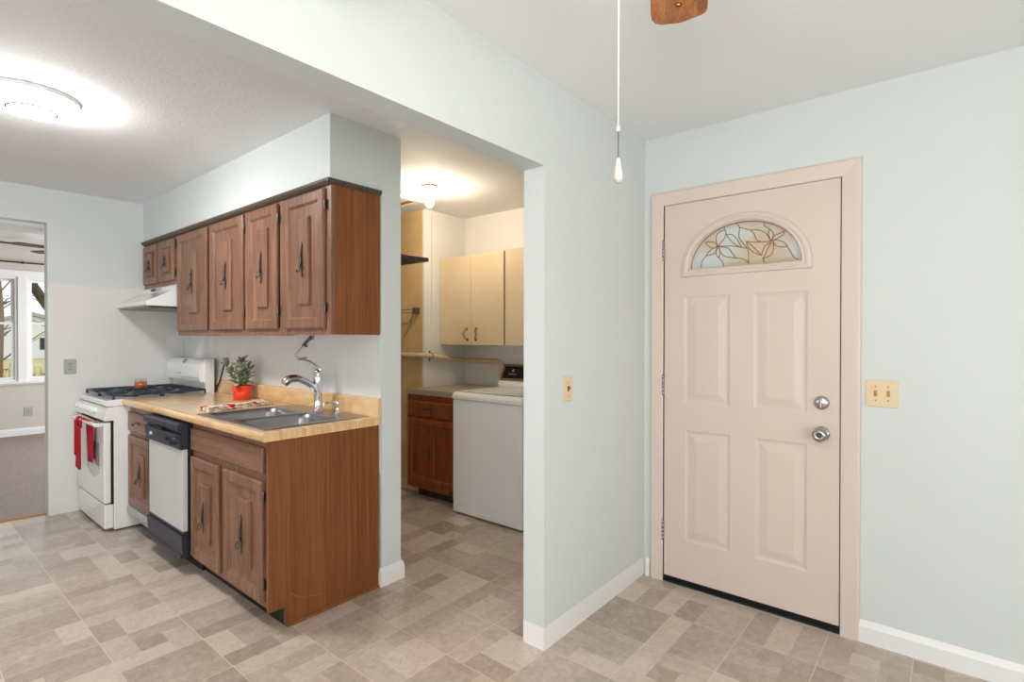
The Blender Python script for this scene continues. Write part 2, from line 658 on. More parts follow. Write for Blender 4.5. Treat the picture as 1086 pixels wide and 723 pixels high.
bm = N()
box(bm, XL, XK, YK, YKB, 0, ZC)
box(bm, XL, XK - .001, 1.44, YK, 2.128, ZC)
struct('wall_kitchen', bm, M['wall'], 'pale blue kitchen wall with a boxed soffit over the cabinets', cat='wall')

bm = N()
DOY = 0.831
box(bm, XL - .11, XL, DOY, 3.7, 0, ZC + .2)
box(bm, XL - .11, XL, YS, -0.45, 0, ZC + .2)
box(bm, XL - .11, XL, -0.45, DOY, 2.195, ZC + .2)
struct('wall_left', bm, M['wall'], 'pale blue kitchen wall with the open doorway to the living room', cat='wall')

bm = N()
box(bm, XL, XL + .004, DOY + .006, YK - .006, 0.001, 1.745)
box(bm, XL + .004, XL + .0055, DOY + .006, YK - .006, 1.735, 1.745)
struct('wall_panel_left', bm, M['wall_white'], 'white wall panel below the blue paint beside the stove', cat='wall panel')
bm = N()
for a, b in ((XL + .006, -4.50), (-4.497, -3.215), (-3.212, XK - .01)):
    box(bm, a, b, YK - .004, YK - .0005, 0.6, 1.72 if a < -4.6 else 1.36)
box(bm, XK - .01, XK - .001, YK - .006, YK - .0005, 0.98, 1.357)
struct('wall_panel_backsplash', bm, M['wall_white'], 'white laminate backsplash panels with thin seams', cat='backsplash')

bm = N()
box(bm, -5.3, XDL, YL, YL + .1, 0, ZC)
struct('wall_laundry_back', bm, M['wall_lau'], 'white back wall of the laundry room', cat='wall')
bm = N()
box(bm, XLL - .03, XLL, YT + .001, YL, 0, ZC)
struct('wall_laundry_left', bm, M['wall_lau'], 'short white side wall of the laundry room', cat='wall')
bm = N()
box(bm, -5.19, XLL - .02, YT, YT + .05, 0, ZC)
box(bm, -5.19, XLL - .02, YT - .006, YT, ZC - .09, ZC - .001)
struct('wall_laundry_tan', bm, M['wall_tan'], 'tan panelled laundry wall left of the white corner', cat='wall')

bm = N()
box(bm, XE, XE + .1, YS, YW + .14, 0, ZC)
struct('wall_east', bm, M['wall'], 'pale blue dining wall', cat='wall')
bm = N()
box(bm, XL - .11, XE + .1, YS - .1, YS, 0, ZC)
struct('wall_south', bm, M['wall'], 'pale blue wall behind the photographer', cat='wall')

# living room shell
XW = -9.76
WIN = [(0.36, 1.255), (1.345, 2.24)]
WZ0, WZ1 = 0.742, 2.16
bm = N()
y0 = -2.7
for a, b in WIN:
    box(bm, XW - .12, XW, y0, a, 0, 2.7)
    box(bm, XW - .12, XW, a, b, 0, WZ0)
    box(bm, XW - .12, XW, a, b, WZ1, 2.7)
    y0 = b
box(bm, XW - .12, XW, y0, 3.7, 0, 2.7)
struct('wall_living_window', bm, M['wall_beige'], 'beige living room wall with two windows', cat='wall')
bm = N()
box(bm, -9.88, -5.3, 3.6, 3.7, 0, 2.7)
struct('wall_living_right', bm, M['wall_beige'], 'beige living room side wall', cat='wall')
bm = N()
box(bm, -9.88, -5.3, -2.7, -2.6, 0, 2.7)
struct('wall_living_left', bm, M['wall_beige'], 'beige living room wall on the far side', cat='wall')

# ------------------------------------------------------------------ baseboards


def base_prof(h=0.098, t=0.014):
    return [(0, 0), (t, 0), (t, h * .72), (t * .75, h * .84), (t * .45, h), (0, h)]


def baseboard(bm, p, q, nrm, h=0.098, t=0.014):
    """from p to q (x,y) on the wall face; nrm = outward direction"""
    p, q, nv = Vector((*p, 0)), Vector((*q, 0)), Vector((*nrm, 0))
    tt = bmesh.new()
    pf = base_prof(h, t)
    A = [tt.verts.new(p + nv * a + Vector((0, 0, b))) for a, b in pf]
    B = [tt.verts.new(q + nv * a + Vector((0, 0, b))) for a, b in pf]
    for i in range(len(pf)):
        j = (i + 1) % len(pf)
        tt.faces.new((A[i], A[j], B[j], B[i]))
    tt.faces.new(A)
    tt.faces.new(B)
    merge(bm, tt)


def mitred(bm, path, h=0.098, t=0.014, closed=False):
    """baseboard running round outside corners: path of (x,y), wall on the right-hand side, board to the left of travel"""
    pf = base_prof(h, t)
    tt = bmesh.new()
    P = [Vector((*p, 0)) for p in path]
    rings = []
    for i, p in enumerate(P):
        d0 = (P[i] - P[i - 1]).normalized() if i > 0 else None
        d1 = (P[i + 1] - P[i]).normalized() if i < len(P) - 1 else None
        n0 = Vector((-d0.y, d0.x, 0)) if d0 else None
        n1 = Vector((-d1.y, d1.x, 0)) if d1 else None
        if n0 is None:
            mi_ = n1
        elif n1 is None:
            mi_ = n0
        else:
            mi_ = (n0 + n1) / (1 + n0.dot(n1))
        rings.append([tt.verts.new(p + mi_ * a + Vector((0, 0, b))) for a, b in pf])
    for A, B in zip(rings, rings[1:]):
        for i in range(len(pf)):
            j = (i + 1) % len(pf)
            tt.faces.new((A[i], A[j], B[j], B[i]))
    tt.faces.new(rings[0])
    tt.faces.new(rings[-1])
    merge(bm, tt)


e = 0.0008
bm = N()
mitred(bm, [(XD + e, YW - .001), (XD + e, YJ - e), (XDL - e, YJ - e), (XDL - e, 2.75)][::-1])
struct('baseboard_divider', bm, M['trim'], 'white baseboard wrapping the end of the dividing wall', cat='baseboard')
bm = N()
baseboard(bm, (XD + .015, YW - e), (-1.291, YW - e), (0, -1))
struct('baseboard_corner', bm, M['trim'], 'short white baseboard between corner and entry door casing', cat='baseboard')
bm = N()
baseboard(bm, (-0.303, YW - e), (XE, YW - e), (0, -1))
struct('baseboard_entry', bm, M['trim'], 'white baseboard right of the entry door', cat='baseboard')
bm = N()
mitred(bm, [(XK - .008, YK - .0006), (XK + e, YK - .0006), (XK + e, YKB + e), (XK - .5, YKB + e)][::-1])
struct('baseboard_kitchen', bm, M['trim'], 'white baseboard wrapping the kitchen wall end', cat='baseboard')
bm = N()
baseboard(bm, (XW + e, -2.6), (XW + e, 3.6), (1, 0), 0.1)
struct('baseboard_living', bm, M['trim'], 'white baseboard under the living room windows', cat='baseboard')
bm = N()
baseboard(bm, (-5.15, YT - e), (-3.61, YT - e), (0, -1), 0.085)
struct('baseboard_laundry', bm, M['tan_cab'], 'tan baseboard under the tan laundry wall', cat='baseboard')

# ------------------------------------------------------------------ entry door
d0, d1, dz0, dz1 = -1.208, -0.378, 0.036, 2.064
yd = 2.782
root = thing('door_1', 'blush pink entry door with a fan shaped glass light and four raised panels', 'door', ((d0 + d1) / 2, yd + .02, 0))
root['kind'] = 'structure'
cx, cz, R_in, H_in, R_out, H_out = -0.80, 1.706, 0.268, 0.222, 0.312, 0.265
# slab, with the half-round light cut through it
bm = N()
pan = [(-1.098, -0.861, 0.99, 1.565), (-0.745, -0.508, 0.99, 1.565), (-1.092, -0.858, 0.247, 0.846), (-0.738, -0.508, 0.247, 0.846)]
dep = [(0, yd), (0.012, yd + .006), (0.022, yd + .006), (0.058, yd - .001)]


def quad(x0, x1, z0, z1, y=yd):
    if x1 - x0 < 1e-5 or z1 - z0 < 1e-5:
        return
    bm.faces.new([bm.verts.new(p) for p in ((x0, y, z0), (x1, y, z0), (x1, y, z1), (x0, y, z1))])


zr = [dz0, 0.247, 0.846, 0.99, 1.565]
quad(d0, d1, dz0, 0.247)
quad(d0, d1, 0.846, 0.99)
for (pl, pr_, z0, z1, l2, r2) in ((-1.092, -0.858, 0.247, 0.846, -0.738, -0.508), (-1.098, -0.861, 0.99, 1.565, -0.745, -0.508)):
    quad(d0, pl, z0, z1)
    quad(pr_, l2, z0, z1)
    quad(r2, d1, z0, z1)
for (x0, x1, z0, z1) in pan:
    loops_xz(bm, x0, x1, z0, z1, dep)
# region above the panels with arch hole
quad(d0, d1, 1.565, cz)
nseg = 40
arc = [(cx + R_in * math.cos(math.pi * k / nseg), cz + H_in * math.sin(math.pi * k / nseg)) for k in range(nseg + 1)]
outer = []
for (ax_, az) in arc:
    dx, dzz = ax_ - cx, az - cz
    s = 9e9
    if dx > 1e-6:
        s = min(s, (d1 - cx) / dx)
    if dx < -1e-6:
        s = min(s, (d0 - cx) / dx)
    if dzz > 1e-6:
        s = min(s, (dz1 - cz) / dzz)
    outer.append((cx + dx * s, cz + dzz * s))
for k in range(nseg):
    a, b, c_, d_ = arc[k], arc[k + 1], outer[k + 1], outer[k]
    bm.faces.new([bm.verts.new((p[0], yd, p[1])) for p in (a, b, c_, d_)])
    # corner fill
    if abs(c_[0] - d_[0]) > 1e-4 and abs(c_[1] - d_[1]) > 1e-4:
        corner = (d1, dz1) if d_[0] > cx else (d0, dz1)
        bm.faces.new([bm.verts.new((p[0], yd, p[1])) for p in (d_, c_, corner)])
    bm.faces.new([bm.verts.new(p) for p in ((a[0], yd, a[1]), (b[0], yd, b[1]), (b[0], yd + .042, b[1]), (a[0], yd + .042, a[1]))])
    # outside skin with the same hole
    bm.faces.new([bm.verts.new((p[0], yd + .042, p[1])) for p in (a, b, c_, d_)])
    if abs(c_[0] - d_[0]) > 1e-4 and abs(c_[1] - d_[1]) > 1e-4:
        bm.faces.new([bm.verts.new((p[0], yd + .042, p[1])) for p in (d_, c_, corner)])
quad(d0, d1, dz0, cz, yd + .042)
for (p, q) in (((d0, dz0), (d1, dz0)), ((d1, dz0), (d1, dz1)), ((d1, dz1), (d0, dz1)), ((d0, dz1), (d0, dz0))):
    bm.faces.new([bm.verts.new(v) for v in ((p[0], yd, p[1]), (q[0], yd, q[1]), (q[0], yd + .042, q[1]), (p[0], yd + .042, p[1]))])
bmesh.ops.remove_doubles(bm, verts=bm.verts, dist=1e-4)
obj('door_slab', bm, M['door'], root)
# moulded surround
bm = N()
prof = [(1.0, 0.0), (0.985, -0.010), (0.93, -0.014), (0.89, -0.008), (0.865, -0.010), (0.845, 0.004)]
rings = []
for s, dy in prof:
    ro, ho = R_out * s, H_out * s + (0.0)
    drop = 0.040 * (s - 0.845) / 0.155
    pts = [(cx - ro, cz - drop)] + [(cx + ro * math.cos(math.pi * (1 - k / nseg)), cz + ho * math.sin(math.pi * (1 - k / nseg))) for k in range(nseg + 1)] + [(cx + ro, cz - drop)]
    rings.append([bm.verts.new((p[0], yd + dy, p[1])) for p in pts])
for A, B in zip(rings, rings[1:]):
    k = len(A)
    for i in range(k):
        j = (i + 1) % k
        bm.faces.new((A[i], A[j], B[j], B[i]))
obj('light_surround', bm, M['door'], root)
# glass and came
bm = N()
inner = [(cx + (R_in + .004) * math.cos(math.pi * k / nseg), cz - .002 + (H_in + .004) * math.sin(math.pi * k / nseg)) for k in range(nseg + 1)]
prism(bm, inner, 'y', yd + .016, yd + .022)
glass = obj('fan_light_glass', bm, M['artglass'], root, label='half round textured glass with a flower pattern')
came = [[(-0.928, 1.821), (-0.936, 1.859), (-0.922, 1.887), (-0.892, 1.897)], [(-0.892, 1.897), (-0.886, 1.883), (-0.892, 1.854), (-0.928, 1.817)], [(-0.928, 1.817), (-0.945, 1.838), (-0.979, 1.845), (-0.989, 1.843)], [(-0.989, 1.843), (-0.972, 1.822), (-0.948, 1.809), (-0.928, 1.817)], [(-0.928, 1.814), (-0.958, 1.804), (-0.975, 1.789), (-0.985, 1.772)], [(-0.985, 1.772), (-0.948, 1.779), (-0.932, 1.798), (-0.928, 1.814)], [(-0.928, 1.814), (-0.936, 1.791), (-0.931, 1.767), (-0.921, 1.756)], [(-0.921, 1.756), (-0.915, 1.776), (-0.918, 1.803), (-0.928, 1.814)], [(-0.922, 1.817), (-0.889, 1.813), (-0.85, 1.809), (-0.809, 1.798)], [(-0.922, 1.813), (-0.876, 1.802), (-0.853, 1.773), (-0.837, 1.748)], [(-0.918, 1.806), (-0.912, 1.785), (-0.889, 1.76), (-0.837, 1.747)], [(-0.883, 1.872), (-0.85, 1.865), (-0.825, 1.832), (-0.809, 1.798)], [(-0.883, 1.872), (-0.86, 1.836), (-0.837, 1.814), (-0.809, 1.798)], [(-0.809, 1.798), (-0.781, 1.788), (-0.775, 1.762), (-0.775, 1.713)], [(-0.837, 1.748), (-0.799, 1.738), (-0.771, 1.713)], [(-0.985, 1.772), (-1.006, 1.75), (-1.014, 1.713)], [(-0.921, 1.756), (-0.902, 1.734), (-0.897, 1.712)], [(-0.838, 1.926), (-0.819, 1.901), (-0.822, 1.858), (-0.812, 1.834), (-0.778, 1.785)], [(-0.892, 1.897), (-0.894, 1.908)], [(-0.67, 1.814), (-0.682, 1.841), (-0.682, 1.863), (-0.676, 1.872)], [(-0.676, 1.872), (-0.661, 1.851), (-0.664, 1.829), (-0.67, 1.814)], [(-0.676, 1.872), (-0.7, 1.891), (-0.703, 1.91)], [(-0.667, 1.817), (-0.655, 1.838), (-0.626, 1.85), (-0.612, 1.854)], [(-0.612, 1.854), (-0.618, 1.839), (-0.638, 1.826), (-0.667, 1.814)], [(-0.664, 1.814), (-0.647, 1.816), (-0.615, 1.802), (-0.599, 1.782)], [(-0.599, 1.782), (-0.621, 1.779), (-0.649, 1.79), (-0.664, 1.814)], [(-0.599, 1.782), (-0.586, 1.755), (-0.57, 1.725), (-0.55, 1.713)], [(-0.67, 1.808), (-0.684, 1.784), (-0.693, 1.76), (-0.708, 1.734)], [(-0.662, 1.807), (-0.66, 1.775), (-0.672, 1.745), (-0.708, 1.732)], [(-0.673, 1.808), (-0.696, 1.795), (-0.708, 1.774), (-0.714, 1.749)], [(-0.673, 1.815), (-0.696, 1.856), (-0.732, 1.876), (-0.766, 1.879)], [(-0.766, 1.879), (-0.747, 1.856), (-0.738, 1.829), (-0.711, 1.815), (-0.673, 1.813)], [(-0.819, 1.901), (-0.794, 1.891), (-0.766, 1.879)], [(-0.787, 1.825), (-0.756, 1.818), (-0.711, 1.815)], [(-0.787, 1.825), (-0.775, 1.794), (-0.75, 1.766), (-0.714, 1.749)], [(-0.787, 1.825), (-0.756, 1.798), (-0.732, 1.77), (-0.714, 1.749)], [(-0.708, 1.732), (-0.705, 1.723), (-0.699, 1.712)]]
bm = N()
for ln in came:
    tube(bm, smooth_path([(x, yd + .0145, z) for x, z in ln], 4), 0.0022, 6)
tube(bm, [(p[0], yd + .0145, p[1]) for p in [(cx + (R_in - .001) * math.cos(math.pi * k / nseg), cz + (H_in - .001) * math.sin(math.pi * k / nseg)) for k in range(nseg + 1)]], 0.0028, 6)
obj('flower_came', bm, M['lead'], glass)
# sweep, threshold
bm = N()
box(bm, d0, d1, yd + .004, yd + .035, 0.014, 0.034)
for k in range(3):
    box(bm, d0, d1, yd - .001, yd + .004, 0.016 + k * .007, 0.019 + k * .007)
obj('door_sweep', bm, M['black'], root)
# knob and deadbolt
kx = -0.449


def knob(z, name):
    bm = N()
    if name == 'door_knob':
        lathe(bm, [(0.034, 0), (0.034, -.006), (0.030, -.010), (0.014, -.014), (0.013, -.030), (0.022, -.036), (0.030, -.046), (0.031, -.056), (0.026, -.066), (0.014, -.071), (0.012, -.069), (0, -.069)], (kx, yd, z), 'y', 32)
    else:
        lathe(bm, [(0.031, 0), (0.031, -.007), (0.028, -.013), (0.018, -.016), (0.0, -.016)], (kx, yd, z), 'y', 32)
    k = obj(name, bm, M['nickel'], root)
    bm = N()
    if name == 'door_knob':
        lathe(bm, [(0.008, -.069), (0.008, -.072), (0.0, -.072)], (kx, yd, z), 'y', 16)
        box(bm, kx - .005, kx + .005, yd - .0735, yd - .0715, z - .0015, z + .0015)
        obj('lock_button', bm, M['iron'], k)
    else:
        box(bm, kx - .0045, kx + .0045, yd - .036, yd - .015, z - .021, z + .021, 0.003)
        o = obj('thumb_turn', bm, M['nickel'], k)


knob(0.90, 'door_knob')
knob(1.043, 'deadbolt')
for hz in (0.281, 1.08, 1.82):
    bm = N()
    for k in range(5):
        lathe(bm, [(0.0065, 0.001), (0.0065, 0.021)], (d0 - .006, yd - .006, hz - .055 + k * .022), 'z', 12)
    lathe(bm, [(0.004, 0), (0.006, 0.004), (0, 0.008)], (d0 - .006, yd - .006, hz + .054), 'z', 12)
    box(bm, d0 - .012, d0 + .001, yd - .003, yd + .001, hz - .054, hz + .054)
    obj('hinge', bm, M['nickel'], root)
# dark weatherstrip reveal round the slab + outer stop
bm = N()
box(bm, d1 + .001, d1 + .009, yd + .004, yd + .05, 0.0, dz1 + .012)
box(bm, d0 - .004, d0 - .001, yd + .006, yd + .05, 0.0, dz1 + .012)
box(bm, d0 - .004, d1 + .009, yd + .004, yd + .05, dz1 + .001, dz1 + .009)
struct('trim_weatherstrip', bm, M['gap'], 'dark weatherstrip gap around the entry door', cat='weatherstrip')
bm = N()
box(bm, DX0 + .001, DX1 - .001, yd - .002, yd + .1, 0.0005, 0.012)
struct('trim_sill', bm, M['black'], 'black threshold under the entry door', cat='threshold')
# jamb
bm = N()
box(bm, DX0 + .001, d0 - .005, yd - .004, YW + .139, 0, DZ - .001)
box(bm, d1 + .010, DX1 - .001, yd - .004, YW + .139, 0, DZ - .001)
box(bm, d0 - .005, d1 + .010, yd - .004, YW + .139, dz1 + .010, DZ - .001)
struct('trim_jamb', bm, M['casing'], 'blush painted jamb of the entry door', cat='door jamb')
# casing
cpr = [(0.0, 0.0), (0.0, -.011), (0.006, -.013), (0.050, -.017), (0.064, -.018), (0.072, -.014), (0.076, -.006), (0.076, 0)]
ci0, ci1, ciz = -1.213, -0.373, 2.066
bm = N()
rings = []
for (px, pz, sx, sz) in ((ci0, 0, -1, 0), (ci0, ciz, -1, 1), (ci1, ciz, 1, 1), (ci1, 0, 1, 0)):
    rings.append([bm.verts.new((px + sx * a, YW - .0006 + d, pz + sz * a)) for a, d in cpr])
for A, B in zip(rings, rings[1:]):
    for i in range(len(cpr)):
        j = (i + 1) % len(cpr)
        bm.faces.new((A[i], A[j], B[j], B[i]))
bm.faces.new(rings[0])
bm.faces.new(rings[-1])
struct('trim_casing', bm, M['casing'], 'blush pink mitred casing around the entry door', cat='door casing')

# ------------------------------------------------------------------ switches and outlets


def switch_plate(root, c, u, n_, w_, h_, toggles, pm, outlet=False):
    """plate centred at c on a wall with in-plane direction u and outward normal n_"""
    c, u, n_ = Vector(c), Vector(u), Vector(n_)

    def slab(bm, du, dz, w2, h2, t0, t1, bev):
        t = bmesh.new()
        vs_ = []
        for a in (-1, 1):
            for b in (-1, 1):
                for k in (t0, t1):
                    vs_.append(t.verts.new(c + u * (du + a * w2) + Vector((0, 0, dz + b * h2)) + n_ * k))
        for f in ((0, 1, 3, 2), (4, 6, 7, 5), (0, 4, 5, 1), (2, 3, 7, 6), (0, 2, 6, 4), (1, 5, 7, 3)):
            t.faces.new([vs_[i] for i in f])
        if bev:
            bmesh.ops.bevel(t, geom=list(t.edges), offset=bev, segments=2, profile=.5, affect='EDGES')
        merge(bm, t)
    bm = N()
    slab(bm, 0, 0, w_ / 2, h_ / 2, 0.0005, 0.006, 0.0022)
    obj('plate', bm, pm, root)
    for k in range(toggles):
        du = (k - (toggles - 1) / 2) * 0.046
        if outlet:
            for dz in (-.02, .02):
                bm = N()
                slab(bm, du, dz, .016, .013, 0.005, 0.0075, 0.001)
                r = obj('socket', bm, pm, root)
                bm = N()
                for s in (-.006, .006):
                    slab(bm, du + s, dz, .0014, .005, 0.0072, 0.0079, 0)
                obj('slots', bm, M['black'], r)
        else:
            bm = N()
            slab(bm, du, 0, .006, .013, 0.005, 0.0068, 0)
            slab(bm, du, .004, .0045, .006, 0.006, 0.016, 0.001)
            r = obj('toggle', bm, M['brass'] if pm is M['almond'] else pm, root)
        for dz in (-.030, .030) if not outlet else (0,):
            bm = N()
            ax = (u, Vector((0, 0, 1)), n_)
            lathe(bm, [(0.0032, 0.005), (0.0032, 0.0068), (0, 0.0072)], c + u * du + Vector((0, 0, dz)), ax, 10)
            obj('screw', bm, M['brass'] if pm is M['almond'] else M['iron'], root)


r = thing('light_switch', 'almond double switch plate right of the entry door', 'light switch', (-0.222, YW, 1.10))
switch_plate(r, (-0.222, YW, 1.10), (1, 0, 0), (0, -1, 0), 0.117, 0.116, 2, M['almond'])
r = thing('light_switch', 'almond single switch plate on the end of the dividing wall', 'light switch', (XD, 2.0, 1.11))
switch_plate(r, (XD, 2.0, 1.11), (0, 1, 0), (1, 0, 0), 0.072, 0.116, 1, M['almond'])
r = thing('wall_outlet', 'grey outlet plate on the white panel left of the stove', 'outlet', (XL + .004, 0.96, 1.117))
switch_plate(r, (XL + .004, 0.96, 1.117), (0, 1, 0), (1, 0, 0), 0.075, 0.112, 1, M['plate_grey'], True)
r = thing('wall_outlet', 'pale grey outlet below the living room windows', 'outlet', (XW, 1.357, 0.322))
switch_plate(r, (XW, 1.357, 0.322), (0, 1, 0), (1, 0, 0), 0.09, 0.125, 1, M['plate_grey'], True)
r = thing('wall_outlet', 'white outlet on the backsplash behind the potted plant', 'outlet', (-4.26, YK - .004, 1.19))
switch_plate(r, (-4.26, YK - .004, 1.19), (1, 0, 0), (0, -1, 0), 0.075, 0.116, 1, M['wall_white'], True)

# ------------------------------------------------------------------ cabinet doors, handles, hinges


def pull(bm, x, y, zc, h):
    """antique pull: pointed back plate, raised stem, hanging drop ring"""
    k = h / 2
    pts = [(0, k), (.006, k * .9), (.0035, k * .84), (.011, k * .72), (.006, k * .62), (.0055, k * .1), (.0065, -k * .2), (.012, -k * .38), (.010, -k * .55), (.005, -k * .62), (.0085, -k * .8), (0, -k)]
    out = [(x + a, zc + b) for a, b in pts] + [(x - a, zc + b) for a, b in pts[-2:0:-1]]
    prism(bm, out, 'y', y - .004, y - .0005)
    tube(bm, [(x, y - .006, zc + k * .62), (x, y - .010, zc + k * .3), (x, y - .010, zc - k * .1), (x, y - .007, zc - k * .3)], [.004, .0055, .0055, .004], 8)
    lathe(bm, [(.007, 0), (.008, -.006), (.006, -.011), (0, -.013)], (x, y - .003, zc - k * .3), 'y', 12)
    lathe(bm, [(.004, 0), (.004, -.004), (0, -.006)], (x, y - .003, zc + k * .74), 'y', 10)
    ring = []
    for q in range(18):
        a = 2 * math.pi * q / 18
        f_ = (1 - math.cos(a)) / 2
        wd = .017 * math.sin(a) * (.55 + .6 * f_)
        ring.append((x + wd, y - .012 - .016 * f_, zc - k * .26 - .040 * f_))
    tube(bm, ring, .0042, 8, closed=True)


def hinge(parent, x, z, y, mt):
    bm = N()
    lathe(bm, [(.004, -.024), (.005, -.02), (.005, .02), (.004, .024)], (x, y - .003, z), 'z', 10)
    box(bm, x - .006, x + .010, y - .002, y + .0005, z - .02, z + .02)
    obj('hinge', bm, mt, parent)


def cab_door(parent, x0, x1, z0, z1, y, strip=None, handle=None, hside=None, wm=None, th=.018, fr=.05, hm=None, style='strip'):
    wm = wm or M['wood']
    bm = N()
    loops_xz(bm, x0, x1, z0, z1, [(0, y + .006), (.007, y), (fr, y), (fr + .012, y + .012)], back=y + th)
    d = obj('door', bm, wm, parent)
    if strip:
        sx0, sx1, sz0, sz1 = strip
        bm = N()
        loops_xz(bm, sx0, sx1, sz0, sz1, [(0, y + .012), (0, y + .001), (.006, y - .004)])
        obj('raised_strip', bm, wm, d)
    if handle:
        hx, hz, hh = handle
        bm = N()
        pull(bm, hx, y - .004 if strip else y, hz, hh)
        obj('handle', bm, hm or M['iron'], d)
    if hside:
        hx = x1 + .002 if hside == 'R' else x0 - .002
        for z in (z0 + .12 * (z1 - z0) + .02, z1 - .12 * (z1 - z0)):
            bm = N()
            lathe(bm, [(.004, -.026), (.0055, -.022), (.0055, .022), (.004, .026)], (hx + .004, y + .008, z), 'z', 10)
            box(bm, hx, hx + .018, y + th - .003, y + th + .0005, z - .024, z + .024)
            obj('hinge', bm, M['iron'], d)
    return d


def upper_cab(label, x0, x1, z0, z1, doors, grp):
    r = thing('wall_cabinet', label, 'wall cabinet', ((x0 + x1) / 2, 1.6, z0), grp)
    yf = 1.449
    bm = N()
    # hollow carcass: sides, top, bottom, back, face frame
    box(bm, x0, x0 + .016, yf + .018, YK - .006, z0, z1)
    box(bm, x1 - .016, x1, yf + .018, YK - .006, z0, z1)
    box(bm, x0 + .016, x1 - .016, yf + .018, YK - .006, z0 + .012, z0 + .026)
    box(bm, x0 + .016, x1 - .016, yf + .018, YK - .006, z1 - .016, z1)
    box(bm, x0 + .016, x1 - .016, YK - .012, YK - .006, z0 + .012, z1)
    obj('carcass', bm, M['lam'], r)
    bm = N()
    xs = [x0]
    for a, b in zip(doors, doors[1:]):
        m_ = (a[1] + b[0]) / 2
        xs += [m_]
    xs += [x1]
    for i, xx in enumerate(xs):
        a, b = (xx, xx + .045) if i == 0 else ((xx - .045, xx) if i == len(xs) - 1 else (xx - .03, xx + .03))
        box(bm, a, b, yf, yf + .018, z0, z1)
    box(bm, x0 + .044, x1 - .044, yf + .0005, yf + .0175, z0 + .0004, z0 + .04)
    box(bm, x0 + .044, x1 - .044, yf + .0005, yf + .0175, z1 - .05, z1 - .0004)
    obj('face_frame', bm, M['wood'], r)
    return r


UZ0, UZ1 = 1.387, 2.089
r = upper_cab('walnut wall cabinet at the end near the faucet, two tall doors', -3.285, -2.361, 1.355, 2.127, [(-2.806, -2.419), (-3.268, -2.889)][::-1], 'upper kitchen cabinets')
for (a, b, s0, s1) in ((-3.268, -2.889, -3.112, -2.998), (-2.806, -2.408, -2.657, -2.543)):
    c_ = (s0 + s1) / 2
    cab_door(r, a, b, UZ0, UZ1, 1.430, (s0, s1, 1.512, 1.968), (c_, 1.745, .185), 'R')
r = upper_cab('walnut wall cabinet in the middle of the row, two tall doors', -4.425, -3.287, 1.355, 2.127, [(-4.400, -3.85), (-3.802, -3.315)], 'upper kitchen cabinets')
for (a, b, s0, s1, hs) in ((-4.400, -3.865, -4.165, -4.035, None), (-3.802, -3.315, -3.60, -3.475, 'R')):
    c_ = (s0 + s1) / 2
    cab_door(r, a, b, UZ0, UZ1, 1.430, (s0, s1, 1.512, 1.958), (c_, 1.735, .18), hs)
r = upper_cab('short walnut wall cabinet above the range hood, two small doors', -5.184, -4.427, 1.738, 2.127, [(-5.165, -4.835), (-4.805, -4.462)], 'upper kitchen cabinets')
for (a, b) in ((-5.165, -4.838), (-4.805, -4.470)):
    c_ = (a + b) / 2 + .01
    cab_door(r, a, b, 1.772, 2.085, 1.430, (c_ - .055, c_ + .055, 1.845, 2.015), (c_ - .01, 1.915, .11), 'R')
# moulding along the top of the run
bm = N()
prism(bm, [(1.449, 2.1275), (1.422, 2.1275), (1.424, 2.116), (1.434, 2.106), (1.447, 2.098), (1.449, 2.098)], 'x', -5.186, -2.345)
prism(bm, [(-2.3605, 2.1275), (-2.345, 2.1275), (-2.346, 2.116), (-2.353, 2.108), (-2.3605, 2.100)], 'y', 1.423, YK - .002)
struct('trim_crown', bm, M['crown'], 'dark brown moulding along the top of the wall cabinets', cat='moulding')

# ------------------------------------------------------------------ range hood
r = thing('range_hood', 'white sloped range hood over the stove', 'range hood', (-4.81, 1.6, 1.57))
hx0, hx1 = -5.178, -4.440
bm = N()
prism(bm, [(YK - .006, 1.736), (1.440, 1.736), (1.432, 1.730), (1.432, 1.700), (1.256, 1.606), (1.250, 1.600), (1.250, 1.578), (1.262, 1.572), (YK - .006, 1.572)], 'x', hx0, hx1)
obj('hood_shell', bm, M['enamel'], r)
bm = N()
box(bm, hx0 + .02, hx1 - .02, 1.27, YK - .03, 1.558, 1.5715)
obj('filter', bm, M['iron'], r)
bm = N()
box(bm, -4.97, -4.72, 1.4285, 1.4318, 1.706, 1.728)
sp = obj('switch_panel', bm, M['plate_grey'], r)
for sx in (-4.93, -4.87):
    bm = N()
    box(bm, sx - .018, sx + .018, 1.422, 1.4288, 1.709, 1.725, .002)
    obj('rocker_switch', bm, M['navy'], sp)

# ------------------------------------------------------------------ base cabinets
CT = 0.912
yb = 1.150


def drawer_front(parent, name, x0, x1, z0, z1, y, wm, th=.018):
    bm = N()
    loops_xz(bm, x0, x1, z0, z1, [(0, y + .008), (.009, y)], back=y + th)
    return obj(name, bm, wm, parent)


r = thing('base_cabinet', 'walnut sink base cabinet with a brown laminate end panel', 'base cabinet', (-2.83, 1.45, 0))
bx0, bx1 = -3.284, -2.361
bm = N()
box(bm, bx0, bx1 - .02, yb, yb + .018, 0.092, 0.868)
obj('face_frame', bm, M['wood'], r)
bm = N()
box(bm, bx0, bx0 + .016, yb + .018, YK - .006, 0.092, 0.868)
box(bm, bx0 + .016, bx1 - .02, yb + .018, YK - .006, 0.092, 0.108)
box(bm, bx0 + .016, bx1 - .02, YK - .014, YK - .006, 0.108, 0.868)
obj('carcass', bm, M['lam'], r)
bm = N()
prism(bm, [(yb - .016, 0.092), (1.213, 0.092), (1.213, 0.001), (YK - .016, 0.001), (YK - .016, 0.868), (yb - .016, 0.868)], 'x', bx1 - .02, bx1)
obj('end_panel', bm, M['lam'], r, label='brown wood laminate end panel')
bm = N()
box(bm, bx0, bx1 - .02, 1.215, 1.228, 0.001, 0.0915)
